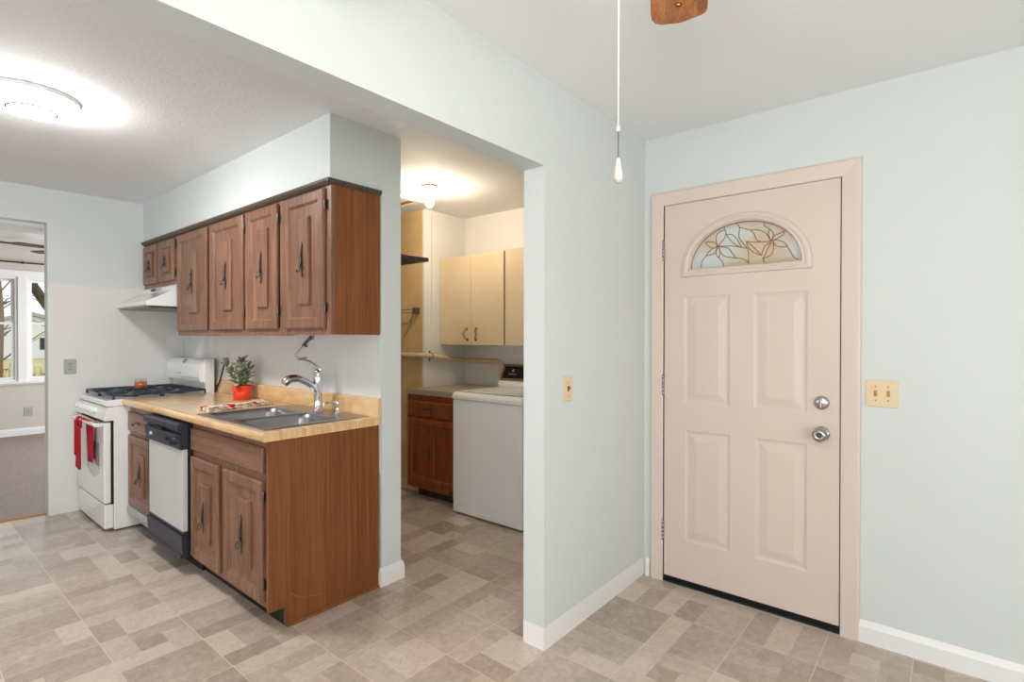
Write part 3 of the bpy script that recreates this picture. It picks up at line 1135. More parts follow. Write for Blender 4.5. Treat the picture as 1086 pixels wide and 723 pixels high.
obj('toe_kick', bm, M['black'], r)
bm = N()
prism(bm, [(bx1 + .0005, .001), (bx1 + .013, .001), (bx1 + .011, .010), (bx1 + .0005, .016)], 'y', 1.215, YK - .018)
obj('shoe_strip', bm, M['lam'], r)
bm = N()
tube(bm, smooth_path([(bx1 + .0004, 1.235, .150), (bx1 + .0004, 1.27, .122), (bx1 + .0004, 1.32, .100), (bx1 + .0004, 1.40, .088)], 5), .0014, 5)
obj('scratch', bm, M['fanwood'], r, label='pale scratch low on the end panel')
drawer_front(r, 'false_drawer_front', -3.276, -2.425, 0.711, 0.833, 1.130, M['wood_h'])
cab_door(r, -3.280, -2.908, 0.115, 0.674, 1.130, (-3.145, -3.015, 0.235, 0.545), (-3.082, 0.375, .165), None)
cab_door(r, -2.842, -2.428, 0.115, 0.674, 1.130, (-2.668, -2.540, 0.237, 0.566), (-2.62, 0.395, .19), 'R')

r = thing('base_cabinet', 'narrow walnut cabinet between stove and dishwasher', 'base cabinet', (-4.15, 1.45, 0))
nx0, nx1 = -4.428, -3.892
bm = N()
box(bm, nx0, nx1, yb, yb + .018, 0.10, 0.868)
obj('face_frame', bm, M['wood'], r)
bm = N()
box(bm, nx0, nx0 + .016, yb + .018, YK - .006, 0.10, 0.868)
box(bm, nx1 - .016, nx1, yb + .018, YK - .006, 0.10, 0.868)
box(bm, nx0 + .016, nx1 - .016, yb + .018, YK - .006, 0.10, 0.116)
box(bm, nx0 + .016, nx1 - .016, YK - .014, YK - .006, 0.116, 0.868)
obj('carcass', bm, M['lam'], r)
bm = N()
prism(bm, [(1.128, 0.168), (1.1495, 0.172), (1.1495, 0.100), (1.134, 0.100), (1.126, 0.128)], 'x', nx0, nx1)
obj('bottom_rail', bm, M['plate_grey'], r, label='grey painted bottom rail')
bm = N()
box(bm, nx0, nx1, 1.215, 1.228, 0.001, 0.0995)
obj('toe_kick', bm, M['black'], r)
dr = drawer_front(r, 'drawer', -4.418, -3.905, 0.69, 0.823, 1.130, M['wood_h'])
bm = N()
hx, hz = -4.20, 0.762
prism(bm, [(hx - .055, hz), (hx - .035, hz + .008), (hx, hz + .006), (hx + .035, hz + .008), (hx + .055, hz), (hx + .035, hz - .008), (hx, hz - .006), (hx - .035, hz - .008)], 'y', 1.1265, 1.1297)
tube(bm, smooth_path([(hx - .032, 1.127, hz), (hx - .026, 1.105, hz - .008), (hx, 1.10, hz - .014), (hx + .026, 1.105, hz - .008), (hx + .032, 1.127, hz)], 4), .004, 8)
obj('handle', bm, M['iron'], dr)
cab_door(r, -4.418, -3.905, 0.175, 0.662, 1.130, (-4.20, -4.09, 0.275, 0.55), (-4.145, 0.43, .17), None)

# ------------------------------------------------------------------ dishwasher
r = thing('dishwasher', 'built in dishwasher with white door and dark navy controls', 'dishwasher', (-3.58, 1.4, 0))
wx0, wx1 = -3.884, -3.290
bm = N()
box(bm, wx0 + .004, wx1, 1.125, YK - .05, 0.10, 0.862)
obj('body', bm, M['black'], r)
bm = N()
box(bm, wx0 + .03, wx1 - .002, 1.098, 1.124, 0.252, 0.712, .003)
obj('door_panel', bm, M['enamel_grey'], r, label='off white door panel')
bm = N()
box(bm, wx0 + .012, wx1 - .002, 1.100, 1.124, 0.236, 0.2515)
box(bm, wx0 + .012, wx0 + .0298, 1.099, 1.124, 0.252, 0.712)
obj('door_edge', bm, M['navy'], r)
bm = N()
# control fascia: overhanging top grip, recess, slanted lower face
prism(bm, [(1.124, 0.860), (1.082, 0.860), (1.072, 0.850), (1.074, 0.822), (1.098, 0.818), (1.098, 0.800), (1.080, 0.796), (1.088, 0.7125), (1.124, 0.7125)], 'x', wx0 + .006, wx1 - .002)
cf = obj('control_panel', bm, M['navy'], r)
bm = N()
nrm = (Vector((1, 0, 0)), Vector((0, .1, .99)), Vector((0, -.99, .1)))
lathe(bm, [(.026, 0), (.026, .006), (.022, .008), (.020, .022), (.017, .025), (0, .025)], (-3.365, 1.084, .757), nrm, 28)
obj('dial', bm, M['black'], cf)
bm = N()
for a in range(10):
    an = a * math.pi / 5
    t = Vector((-3.365, 1.0825, .757)) + Vector((math.cos(an) * .036, 0.1 * math.sin(an) * .036, math.sin(an) * .036))
    lathe(bm, [(.0022, 0), (.0022, .0015), (0, .0016)], t, nrm, 8)
obj('dial_marks', bm, M['enamel_grey'], cf)
for bxx, zz in ((-3.485, .757), (-3.76, .757)):
    bm = N()
    box(bm, bxx - .011, bxx + .011, 1.074, 1.086, zz - .009, zz + .009, .002)
    obj('push_button', bm, M['black'] if bxx > -3.6 else M['enamel_grey'], cf)
bm = N()
box(bm, -3.69, -3.55, 1.074, 1.097, 0.801, 0.815, .003)
obj('door_latch', bm, M['black'], cf)
bm = N()
prism(bm, [(1.124, 0.231), (1.094, 0.231), (1.090, 0.225), (1.096, 0.128), (1.086, 0.118), (1.086, 0.108), (1.124, 0.108)], 'x', wx0 + .012, wx1 - .002)
obj('kick_panel', bm, M['navy'], r)
for fx in (wx0 + .06, wx1 - .06):
    for fy in (1.23, 1.6):
        bm = N()
        lathe(bm, [(.012, 0.001), (.012, .1)], (fx, fy, 0), 'z', 10)
        obj('levelling_leg', bm, M['black'], r)
bm = N()
box(bm, wx0 + .01, wx1 - .004, 1.20, 1.212, 0.001, 0.0995)
obj('toe_plate', bm, M['black'], r)

# ------------------------------------------------------------------ gas range
r = thing('gas_range', 'white gas stove with dark blue grates and a red towel on its handle', 'stove', (-4.80, 1.38, 0))
gx0, gx1 = -5.176, -4.436
bm = N()
box(bm, gx0, gx1, 1.056, 1.70, 0.012, 0.862, .003)
obj('body', bm, M['enamel'], r)
for fx in (gx0 + .06, gx1 - .06):
    for fy in (1.12, 1.62):
        bm = N()
        lathe(bm, [(.016, 0.001), (.016, .013)], (fx, fy, 0), 'z', 10)
        obj('foot', bm, M['black'], r)
# cooktop
bm = N()
prism(bm, [(1.018, .864), (1.008, .872), (1.008, .896), (1.02, .904), (1.075, .910), (1.70, .910), (1.70, .864)], 'x', gx0, gx1, bev=.003)
obj('cooktop', bm, M['enamel'], r)
# control panel
bm = N()
prism(bm, [(1.056, .860), (1.018, .860), (.994, .775), (1.004, .767), (1.056, .767)], 'x', gx0, gx1)
cp = obj('control_panel', bm, M['enamel'], r)
kn = (Vector((1, 0, 0)), Vector((0, .272, .962)), Vector((0, -.962, .272)))
for k in range(5):
    bm = N()
    c_ = Vector((-5.105 + k * .108, 1.0085, .822))
    lathe(bm, [(.024, 0), (.024, .004), (.019, .010), (.018, .026), (.014, .029), (0, .029)], c_, kn, 20)
    p0 = c_ + kn[2] * .029
    t = bmesh.new()
    bmesh.ops.create_cube(t, size=1)
    for v in t.verts:
        v.co = p0 + kn[0] * v.co.x * .009 + kn[1] * v.co.y * .034 + kn[2] * (v.co.z * .012)
    merge(bm, t)
    obj('control_knob', bm, M['enamel'], cp)
for k in range(5):
    bm = N()
    box(bm, -5.03 + k * .11, -4.955 + k * .11, 0.9985, 1.044, .7565, .7665)
    obj('vent_slot', bm, M['black'], cp)
bm = N()
box(bm, gx0 + .004, gx1 - .006, 1.045, 1.0555, 0.19, 0.764)
obj('gasket', bm, M['black'], r)
# oven door
bm = N()
box(bm, gx0 + .006, gx1 - .012, 1.002, 1.043, 0.198, 0.756, .007, 3)
od = obj('oven_door', bm, M['enamel'], r)
bm = N()
wp = [(-4.90, .60), (-4.55, .60)] + [(-4.55 - .35 * (k / 10), .40 - .05 * math.sin(math.pi * k / 10)) for k in range(11)]
prism(bm, wp, 'y', 1.0005, 1.003)
obj('oven_window', bm, M['oven_window'], od)
bm = N()
tube(bm, smooth_path([(-5.08, .962, .742), (-4.8, .960, .742), (-4.455, .962, .742)], 6), .0125, 12)
for hx in (-5.07, -4.468):
    box(bm, hx - .018, hx + .018, .955, 1.003, .730, .754, .004)
obj('oven_handle', bm, M['enamel'], od)
# bottom drawer
bm = N()
box(bm, gx0 + .006, gx1 - .012, 1.004, 1.055, 0.022, 0.188, .008, 3)
dw = obj('broiler_drawer', bm, M['enamel'], r)
bm = N()
prism(bm, [(-4.93, .135), (-4.65, .135), (-4.69, .118), (-4.79, .112), (-4.89, .118)], 'y', .996, 1.0035, bev=.002)
obj('drawer_grip', bm, M['enamel'], dw)
# backguard: bulging upper console over a recessed splash
bm = N()
prism(bm, [(1.70, .911), (1.655, .911), (1.650, .995), (1.70, .995)], 'x', gx0, gx1 - .001)
prism(bm, [(1.702, .992), (1.642, .992), (1.612, .997), (1.602, 1.03), (1.603, 1.09), (1.612, 1.135), (1.632, 1.16), (1.66, 1.172), (1.702, 1.172)], 'x', gx0 + .004, gx1 - .03, smooth=False)
prism(bm, [(1.702, .911), (1.645, .911), (1.640, 1.00), (1.640, 1.14), (1.665, 1.172), (1.702, 1.172)], 'x', gx1 - .03, gx1 + .001)
bg_ = obj('backguard', bm, M['enamel'], r)
bm = N()
lathe(bm, [(.020, 0), (.020, -.006), (.016, -.008), (0, -.008)], (-4.80, 1.619, 1.1485), (Vector((1, 0, 0)), Vector((0, .64, .76)), Vector((0, .76, -.64))), 20)
obj('badge', bm, M['nickel'], bg_)
bm = N()
prism(bm, [(1.606, .996), (1.598, 1.000), (1.606, 1.004)], 'x', gx0 + .03, gx1 - .05)
obj('console_lip', bm, M['chrome'], bg_)
bm = N()
box(bm, -4.93, -4.83, 1.6005, 1.603, 1.045, 1.058)
obj('nameplate', bm, M['plate_grey'], bg_)
# grates and burners
for (cx_, cy_) in ((-4.99, 1.20), (-4.62, 1.20), (-4.99, 1.50), (-4.62, 1.50)):
    bm = N()
    lathe(bm, [(.055, .9105), (.052, .917), (.04, .918), (.038, .924), (.030, .927), (0, .927)], (cx_, cy_, 0), 'z', 20)
    obj('burner', bm, M['grate'], r)
    bm = N()
    a, b = .172, .142
    zt = .936
    fr_ = [(cx_ - a, cy_ - b), (cx_ + a, cy_ - b), (cx_ + a, cy_ + b), (cx_ - a, cy_ + b)]
    for p, q in zip(fr_, fr_[1:] + fr_[:1]):
        tube(bm, [(p[0], p[1], zt), (q[0], q[1], zt)], .007, 8)
    for k in range(8):
        an = math.pi / 4 * k
        c0, s0 = math.cos(an), math.sin(an)
        ro = min(a / max(abs(c0), 1e-6), b / max(abs(s0), 1e-6))
        tube(bm, [(cx_ + c0 * ro, cy_ + s0 * ro, zt), (cx_ + c0 * .04, cy_ + s0 * .04, zt + .006)], .0062, 8)
    for p in fr_:
        lathe(bm, [(.008, .9105), (.007, zt)], (p[0], p[1], 0), 'z', 8)
    obj('grate', bm, M['grate'], r)

# red towel over the oven handle


def cloth_strip(bm, path, x0, x1, nx=10, rip=.006, th=.003, seed=0):
    """cloth hanging along path (y,z) with width x0..x1 rippled"""
    t = bmesh.new()
    rows = []
    for i, (y, z, nar) in enumerate(path):
        row = []
        for k in range(nx + 1):
            u = k / nx
            xm = (x0 + x1) / 2
            x = xm + (u - .5) * (x1 - x0) * nar
            amp = rip * min(1, i / 4)
            row.append((x, y + amp * math.sin(u * 9 + seed + i * .12), z + .004 * math.sin(u * 7 + seed)))
        rows.append(row)
    V = [[t.verts.new(p) for p in row] for row in rows]
    for a, b in zip(V, V[1:]):
        for k in range(nx):
            f = t.faces.new((a[k], a[k + 1], b[k + 1], b[k]))
            f.smooth = True
    bmesh.ops.recalc_face_normals(t, faces=t.faces)
    geo = bmesh.ops.solidify(t, geom=list(t.faces), thickness=th)
    for f in t.faces:
        f.smooth = True
    merge(bm, t)


bm = N()
pf = [(.9455, .690 - k * .030, 1 - .018 * k) for k in range(11)][::-1]
over = [(.9455, .742, 1.0), (.952, .7555, 1), (.962, .7595, 1), (.972, .7555, 1), (.980, .742, 1)]
pb = [(.981, .70, 1.0), (.982, .64, .95), (.983, .57, .9), (.984, .50, .85), (.984, .455, .8)]
cloth_strip(bm, pf, -4.945, -4.765, 10, .004, .004, .4)
cloth_strip(bm, [pf[-1]] + over, -4.945, -4.765, 10, .0008, .004, .4)
cloth_strip(bm, [over[-1]] + pb, -4.80, -4.61, 10, .003, .004, 2.0)
cloth_strip(bm, [over[-2], over[-1], pb[0]], -4.80, -4.63, 10, .0005, .004, 2.0)
# folded front tails
cloth_strip(bm, [(.952, .7555, 1), (.962, .7600, 1), (.972, .7555, 1), (.981, .742, 1), (.982, .70, 1)], -4.80, -4.63, 8, .0008, .004, 2.0)
cloth_strip(bm, [(.9415, .735 - k * .028, 1 - .03 * k) for k in range(10)], -4.955, -4.87, 6, .004, .004, 1.7)
obj('hand_towel', bm, M['red'], None, label='bright red towel hanging over the stove oven handle', cat='towel', loc=(-4.88, .962, .742))

# candle
r = thing('candle', 'orange candle in a clear glass on the stove grates', 'candle', (-4.86, 1.33, .9425))
c_ = (-4.86, 1.33, 0)
bm = N()
lathe(bm, [(.040, .9435), (.043, .946), (.045, 1.018), (.0425, 1.018), (.041, .950), (0, .949)], c_, 'z', 28)
obj('glass_jar', bm, M['jar'], r)
bm = N()
lathe(bm, [(0, .950), (.0385, .9505), (.0405, .995), (.0, .995)], c_, 'z', 28)
wx = obj('wax', bm, M['wax'], r)
bm = N()
tube(bm, [(-4.86, 1.33, .994), (-4.859, 1.33, 1.005)], .0015, 6)
obj('wick', bm, M['black'], wx)

# ------------------------------------------------------------------ countertop
kx0, kx1 = -4.430, -2.353
sx0, sx1, sy0, sy1 = -3.20, -2.43, 1.155, 1.692
nose = [(1.165, .871), (1.112, .871), (1.103, .876), (1.100, .885), (1.100, .897), (1.104, .906), (1.114, .9115), (1.165, .912)]
r = thing('countertop', 'butcher block laminate countertop with matching backsplash lip', 'countertop', (-3.39, 1.42, .871))
bm = N()
nose = [(sy0 if abs(a - 1.165) < 1e-6 else a, z) for a, z in nose]
prism(bm, nose, 'x', kx0, kx1)
box(bm, kx0, sx0, sy0, YK - .006, .871, .912)
box(bm, sx1, kx1, sy0, YK - .006, .871, .912)
box(bm, sx0, sx1, sy1, YK - .006, .871, .912)
obj('top', bm, M['counter'], r)
bm = N()
prism(bm, [(YK - .0045, .9122), (1.722, .9122), (1.720, .918), (1.720, 1.003), (1.724, 1.010), (1.730, 1.013), (YK - .0045, 1.013)], 'x', kx0, kx1)
obj('splash_lip', bm, M['counter'], r)

# ------------------------------------------------------------------ sink
r = thing('kitchen_sink', 'double bowl stainless steel sink set in the countertop', 'sink', (-2.815, 1.42, .912))
bm = N()
ox0, ox1, oy0, oy1 = -3.215, -2.415, 1.140, 1.708
zt = .9165
bowls = [(-3.175, -2.835, 1.178, 1.56), (-2.795, -2.455, 1.178, 1.56)]


def rrect(x0, x1, y0, y1, r_, z, n=6):
    out = []
    for (cx_, cy_, a0) in ((x1 - r_, y1 - r_, 0), (x0 + r_, y1 - r_, 90), (x0 + r_, y0 + r_, 180), (x1 - r_, y0 + r_, 270)):
        for k in range(n + 1):
            a = math.radians(a0 + 90 * k / n)
            out.append((cx_ + r_ * math.cos(a), cy_ + r_ * math.sin(a), z))
    return out


def fill_between(bm, x0, x1, y0, y1, z):
    bm.faces.new([bm.verts.new(p) for p in ((x0, y0, z), (x1, y0, z), (x1, y1, z), (x0, y1, z))])


# rim: deck quads with square holes, then round-cornered bowls
t = bmesh.new()
fill_between(t, ox0 + .006, ox1 - .006, oy0 + .006, 1.178, zt)
fill_between(t, ox0 + .006, ox1 - .006, 1.56, oy1 - .006, zt)
fill_between(t, ox0 + .006, -3.175, 1.178, 1.56, zt)
fill_between(t, -2.835, -2.795, 1.178, 1.56, zt)
fill_between(t, -2.455, ox1 - .006, 1.178, 1.56, zt)
outr = [(ox0, oy0), (ox1, oy0), (ox1, oy1), (ox0, oy1)]
inr = [(ox0 + .006, oy0 + .006), (ox1 - .006, oy0 + .006), (ox1 - .006, oy1 - .006), (ox0 + .006, oy1 - .006)]
for i in range(4):
    j = (i + 1) % 4
    t.faces.new([t.verts.new(p) for p in ((*outr[i], .9125), (*outr[j], .9125), (*inr[j], zt), (*inr[i], zt))])
merge(bm, t)
obj('rim', bm, M['steel'], r)
for (x0, x1, y0, y1) in bowls:
    bm = N()
    t = bmesh.new()
    lv = [(0, .035, zt), (.003, .05, zt - .006), (.010, .06, zt - .03), (.018, .07, zt - .15), (.035, .08, zt - .172), (.07, .09, zt - .178)]
    rg = [[t.verts.new(p) for p in rrect(x0 + s, x1 - s, y0 + s, y1 - s, rr_, z)] for s, rr_, z in lv]
    for A, B in zip(rg, rg[1:]):
        for i in range(len(A)):
            j = (i + 1) % len(A)
            f = t.faces.new((A[i], A[j], B[j], B[i]))
            f.smooth = True
    t.faces.new(rg[-1])
    # corner gussets between square hole and round bowl
    k = 7
    for ci, (qx, qy) in enumerate(((x1, y1), (x0, y1), (x0, y0), (x1, y0))):
        seg_ = rg[0][ci * k:(ci + 1) * k]
        cv = t.verts.new((qx, qy, zt))
        for a, b in zip(seg_, seg_[1:]):
            t.faces.new((cv, a, b))
    merge(bm, t)
    bw = obj('bowl', bm, M['steel'], r)
    bm = N()
    lathe(bm, [(.042, zt - .1775), (.040, zt - .175), (.030, zt - .176), (0, zt - .177)], ((x0 + x1) / 2, (y0 + y1) / 2, 0), 'z', 24)
    obj('drain', bm, M['chrome'], bw)

# faucet
fx, fy = -2.80, 1.632
r = thing('faucet', 'chrome pull out faucet with a curved lever behind the sink', 'faucet', (fx, fy, zt))
bm = N()
lathe(bm, [(.032, zt + .0005), (.032, zt + .004), (.026, zt + .010), (.0235, zt + .016), (.0225, .98), (.022, 1.02), (.023, 1.06), (.024, 1.10), (.022, 1.145), (.014, 1.158), (0, 1.160)], (fx, fy, 0), 'z', 24)
obj('body', bm, M['chrome'], r)
bm = N()
tube(bm, smooth_path([(fx, fy - .005, 1.02), (fx - .004, fy - .03, 1.062), (fx - .008, fy - .065, 1.088), (fx - .014, fy - .10, 1.106), (fx - .018, fy - .125, 1.112)], 5), [.018] * 21, 14)
spt = obj('spout', bm, M['chrome'], r)
bm = N()
tube(bm, smooth_path([(fx - .016, fy - .115, 1.112), (fx - .020, fy - .145, 1.112), (fx - .024, fy - .170, 1.102), (fx - .027, fy - .188, 1.083)], 4), [.019, .020, .021, .021, .022, .022, .023, .023, .023, .023, .022, .020, .016], 14)
obj('spray_head', bm, M['nickel'], spt)
bm = N()
tube(bm, smooth_path([(fx + .006, fy + .006, 1.135), (fx + .006, fy + .004, 1.165), (fx + .003, fy - .03, 1.195), (fx - .003, fy - .075, 1.213), (fx - .008, fy - .125, 1.220)], 5), [.015, .015, .0145, .014, .013, .012, .011, .0105, .010, .0095, .009, .0085, .008, .0078, .0075, .007, .007, .0068, .0065, .006, .005], 12, flat=.7)
obj('lever', bm, M['chrome'], r)
# soap pump
px_, py_ = -2.635, 1.655
r = thing('soap_dispenser', 'small chrome soap pump right of the faucet', 'soap dispenser', (px_, py_, zt))
bm = N()
lathe(bm, [(.019, zt + .0005), (.019, zt + .004), (.013, zt + .010), (.011, zt + .045), (.013, zt + .048), (.013, zt + .068), (.009, zt + .072), (0, zt + .072)], (px_, py_, 0), 'z', 20)
obj('pump_body', bm, M['chrome'], r)
bm = N()
tube(bm, smooth_path([(px_, py_ - .008, zt + .062), (px_ - .004, py_ - .045, zt + .066), (px_ - .006, py_ - .075, zt + .060), (px_ - .007, py_ - .082, zt + .048)], 4), .0055, 10)
obj('nozzle', bm, M['chrome'], r)

# chrome clip with a wire on the backsplash
r = thing('wall_clip', 'small dark metal clip with a thin bent wire on the backsplash above the faucet', 'clip', (-3.10, YK - .005, 1.31))
yk = YK - .0045
bm = N()
tube(bm, [(-3.045, yk - .012, 1.345), (-3.085, yk - .013, 1.322), (-3.135, yk - .012, 1.296), (-3.155, yk - .010, 1.283)], [.013, .012, .009, .005], 10, flat=.6)
box(bm, -3.06, -3.03, yk - .012, yk - .0002, 1.328, 1.352, .003)
tube(bm, [(-3.125, yk - .012, 1.300), (-3.10, yk - .012, 1.284)], .006, 8)
cl = obj('clip_body', bm, M['iron'], r)
bm = N()
tube(bm, smooth_path([(-3.15, yk - .010, 1.285), (-3.22, yk - .009, 1.246), (-3.245, yk - .008, 1.226), (-3.215, yk - .008, 1.214), (-3.12, yk - .008, 1.211)], 5), .0018, 6)
tube(bm, [(-3.14, yk - .008, 1.211), (-3.105, yk - .008, 1.213)], .0055, 8)
obj('wire', bm, M['nickel'], r)

# power cord
bm = N()
cord = smooth_path([(-4.26, 1.722, 1.166), (-4.275, 1.715, 1.14), (-4.305, 1.712, 1.08), (-4.345, 1.710, 1.01), (-4.40, 1.708, .95), (-4.431, 1.715, .89), (-4.432, 1.720, .80)], 5)
r = thing('power_cord', 'black power cord plugged in beside the stove', 'power cord', (-4.26, 1.72, 1.17))
tube(bm, [p for p in cord if p.z > .925] , .006, 8)
obj('cable', bm, M['black'], r)
bm = N()
box(bm, -4.276, -4.244, 1.706, YK - .0125, 1.160, 1.186, .005)
obj('plug', bm, M['black'], r)

# ------------------------------------------------------------------ potted plant
pc = Vector((-3.765, 1.625, 0))
r = thing('potted_plant', 'leafy green succulent in an orange red pot on the countertop', 'potted plant', (pc.x, pc.y, .9125))
bm = N()
lathe(bm, [(.0, .9135), (.052, .9135), (.056, .917), (.0605, 1.010), (.058, 1.010), (.054, .995), (0, .994)], pc, 'z', 32)
obj('pot', bm, M['pot'], r)
bm = N()
lathe(bm, [(.0545, .9955), (.03, 1.000), (0, 1.001)], pc, 'z', 20)
obj('soil', bm, M['soil'], r)
bm, bs = N(), N()
rg = random.Random(11)


def leaf(bm, p, d, L, W):
    d = d.normalized()
    s = d.cross(Vector((0, 0, 1)))
    if s.length < .05:
        s = Vector((1, 0, 0))
    s.normalize()
    u = s.cross(d)
    t = bmesh.new()
    rows = []
    for i in range(7):
        f_ = i / 6
        wid = W * math.sin(math.pi * min(1, .08 + f_ * .92)) ** .75
        cc = p + d * (L * f_) + u * (.12 * L * math.sin(math.pi * f_))
        rows.append([t.verts.new(cc + s * wid * math.cos(q) + u * wid * .32 * math.sin(q)) for q in [2 * math.pi * k / 8 for k in range(8)]])
    for a, b in zip(rows, rows[1:]):
        for k in range(8):
            t.faces.new((a[k], a[(k + 1) % 8], b[(k + 1) % 8], b[k])).smooth = True
    t.faces.new(rows[0])
    t.faces.new(rows[-1])
    merge(bm, t)


for s in range(7):
    an = s * 2.4 + .9
    lean = .0 if s == 0 else rg.uniform(.2, .5)
    H_ = .17 if s == 0 else rg.uniform(.09, .16)
    b0 = Vector((pc.x + .02 * math.cos(an) * (s > 0), pc.y + .02 * math.sin(an) * (s > 0), .999))
    tip = b0 + Vector((math.cos(an) * lean * H_, math.sin(an) * lean * H_, H_))
    tube(bs, [b0, (b0 + tip) / 2 + Vector((0, 0, .004)), tip], [.005, .004, .003], 7)
    k = 0
    n_l = int(H_ / .023)
    for i in range(n_l):
        f_ = .16 + .84 * i / max(1, n_l - 1)
        p = b0.lerp(tip, f_)
        for sgn in (0, math.pi):
            a2 = i * 1.6 + sgn + s + rg.uniform(-.4, .4)
            up = .05 + .9 * f_ + rg.uniform(-.15, .25)
            leaf(bm, p, Vector((math.cos(a2), math.sin(a2), up)), rg.uniform(.055, .082), rg.uniform(.014, .019))
    leaf(bm, tip, Vector((math.cos(an) * .2, math.sin(an) * .2, 1)), .045, .011)
# keep leaves off the wall
for v in bm.verts:
    if v.co.y > 1.712:
        v.co.y = 1.712 - (v.co.y - 1.712) * .2
obj('foliage', bm, M['leaf'], r)
obj('stems', bs, M['stem'], r)
bm = N()
leaf(bm, Vector((pc.x + .03, pc.y - .045, 1.022)), Vector((.5, -.4, -.12)), .05, .02)
obj('broad_leaf', bm, mat('pale_green_leaf', S(150, 180, 132), .5), r)

# ------------------------------------------------------------------ folded dish towel


def towel_mat():
    mt = bpy.data.materials.new('red_check_towel')
    mt.use_nodes = True
    n = mt.node_tree
    p = n.nodes['Principled BSDF']
    p.inputs['Roughness'].default_value = .95
    tc = n.nodes.new('ShaderNodeTexCoord')
    ck = n.nodes.new('ShaderNodeTexChecker')
    ck.inputs['Scale'].default_value = 34
    ck.inputs['Color1'].default_value = S(235, 226, 210)
    ck.inputs['Color2'].default_value = S(190, 172, 150)
    n.links.new(tc.outputs['Object'], ck.inputs['Vector'])
    nz = n.nodes.new('ShaderNodeTexNoise')
    nz.inputs['Scale'].default_value = 9.0
    rp = n.nodes.new('ShaderNodeValToRGB')
    rp.color_ramp.interpolation = 'CONSTANT'
    rp.color_ramp.elements[0].color = (0, 0, 0, 1)
    rp.color_ramp.elements[1].color = (1, 1, 1, 1)
    rp.color_ramp.elements[1].position = .60
    n.links.new(tc.outputs['Object'], nz.inputs['Vector'])
    n.links.new(nz.outputs['Fac'], rp.inputs['Fac'])
    mx = n.nodes.new('ShaderNodeMix')
    mx.data_type = 'RGBA'
    n.links.new(rp.outputs['Color'], mx.inputs[0])
    n.links.new(ck.outputs['Color'], mx.inputs[6])
    mx.inputs[7].default_value = S(190, 40, 34)
    # cream band
    n.links.new(mx.outputs[2], p.inputs['Base Color'])
    return mt


M['plaid'] = towel_mat()
bm = N()
for layer in range(3):
    t = bmesh.new()
    ny, nx = 22, 8
    V = []
    for i in range(ny + 1):
        row = []
        for k in range(nx + 1):
            u, v = i / ny, k / nx
            y = 1.212 + u * (.445 - .02 * layer)
            xo = -3.315 - .085 * u + (v - .5) * (.115 - .012 * layer) + .006 * math.sin(u * 9 + layer)
            z = .9175 + layer * .0085 + .0025 * math.sin(u * 13 + v * 4 + layer) + .003
            row.append(t.verts.new((xo, y, z)))
        V.append(row)
    for a, b in zip(V, V[1:]):
        for k in range(nx):
            t.faces.new((a[k], a[k + 1], b[k + 1], b[k])).smooth = True
    bmesh.ops.recalc_face_normals(t, faces=t.faces)
    bmesh.ops.solidify(t, geom=list(t.faces), thickness=.006)
    merge(bm, t)
obj('dish_towel', bm, M['plaid'], None, label='folded cream and red patterned dish towel left of the sink', cat='towel', loc=(-3.36, 1.43, .912))

# ------------------------------------------------------------------ kitchen ceiling light
lc = (-3.25, .468, 0)
r = thing('ceiling_light', 'round lit flush ceiling light in the kitchen', 'ceiling light', (lc[0], lc[1], ZC))
bm = N()
lathe(bm, [(0, ZC - .001), (.178, ZC - .001), (.180, ZC - .008), (.174, ZC - .012), (.173, ZC - .022), (.170, ZC - .022), (0, ZC - .022)], lc, 'z', 48)
obj('base_ring', bm, M['trim'], r)
bm = N()
lathe(bm, [(.1705, ZC - .0225), (.167, ZC - .040), (.158, ZC - .056), (.140, ZC - .064), (.093, ZC - .068)], lc, 'z', 48, cap=False)
lathe(bm, [(.085, ZC - .0705), (.05, ZC - .073), (0, ZC - .074)], lc, 'z', 48, cap=False)
obj('diffuser', bm, M['lamp_white'], r)
bm = N()
lathe(bm, [(.0935, ZC - .0670), (.0930, ZC - .076), (.0850, ZC - .076), (.0845, ZC - .0700)], lc, 'z', 48, cap=False)
obj('trim_ring', bm, M['iron'], r)

# ------------------------------------------------------------------ laundry room
# bulb
bc = (-2.935, 2.60, 0)
r = thing('ceiling_bulb', 'bare lit bulb in a white porcelain socket on the laundry ceiling', 'light bulb', (bc[0], bc[1], ZC))
bm = N()
lathe(bm, [(0, ZC - .001), (.062, ZC - .001), (.062, ZC - .008), (.050, ZC - .022), (.032, ZC - .036), (.028, ZC - .062), (.018, ZC - .064), (0, ZC - .064)], bc, 'z', 28)
obj('socket', bm, M['porcelain'], r)
bm = N()
lathe(bm, [(.064, ZC - .0035), (.066, ZC - .0035), (.066, ZC - .0085), (.0625, ZC - .0085)], bc, 'z', 28, cap=False)
obj('brass_rim', bm, M['brass'], r)
bm = N()
lathe(bm, [(.013, ZC - .065), (.014, ZC - .078), (.022, ZC - .092), (.030, ZC - .112), (.029, ZC - .130), (.018, ZC - .148), (0, ZC - .154)], bc, 'z', 24)
obj('bulb', bm, M['bulb'], r)
bm = N()
bq = (bc[0] + .032, bc[1] - .012)
tube(bm, [(*bq, ZC - .058), (bq[0] + .004, bq[1], ZC - .12), (bq[0] + .004, bq[1], 1.44)], .0016, 6)
lathe(bm, [(.003, 1.405), (.006, 1.412), (.004, 1.438), (0, 1.442)], (bq[0] + .004, bq[1], 0), 'z', 10)
obj('pull_string', bm, M['white_string'], r)
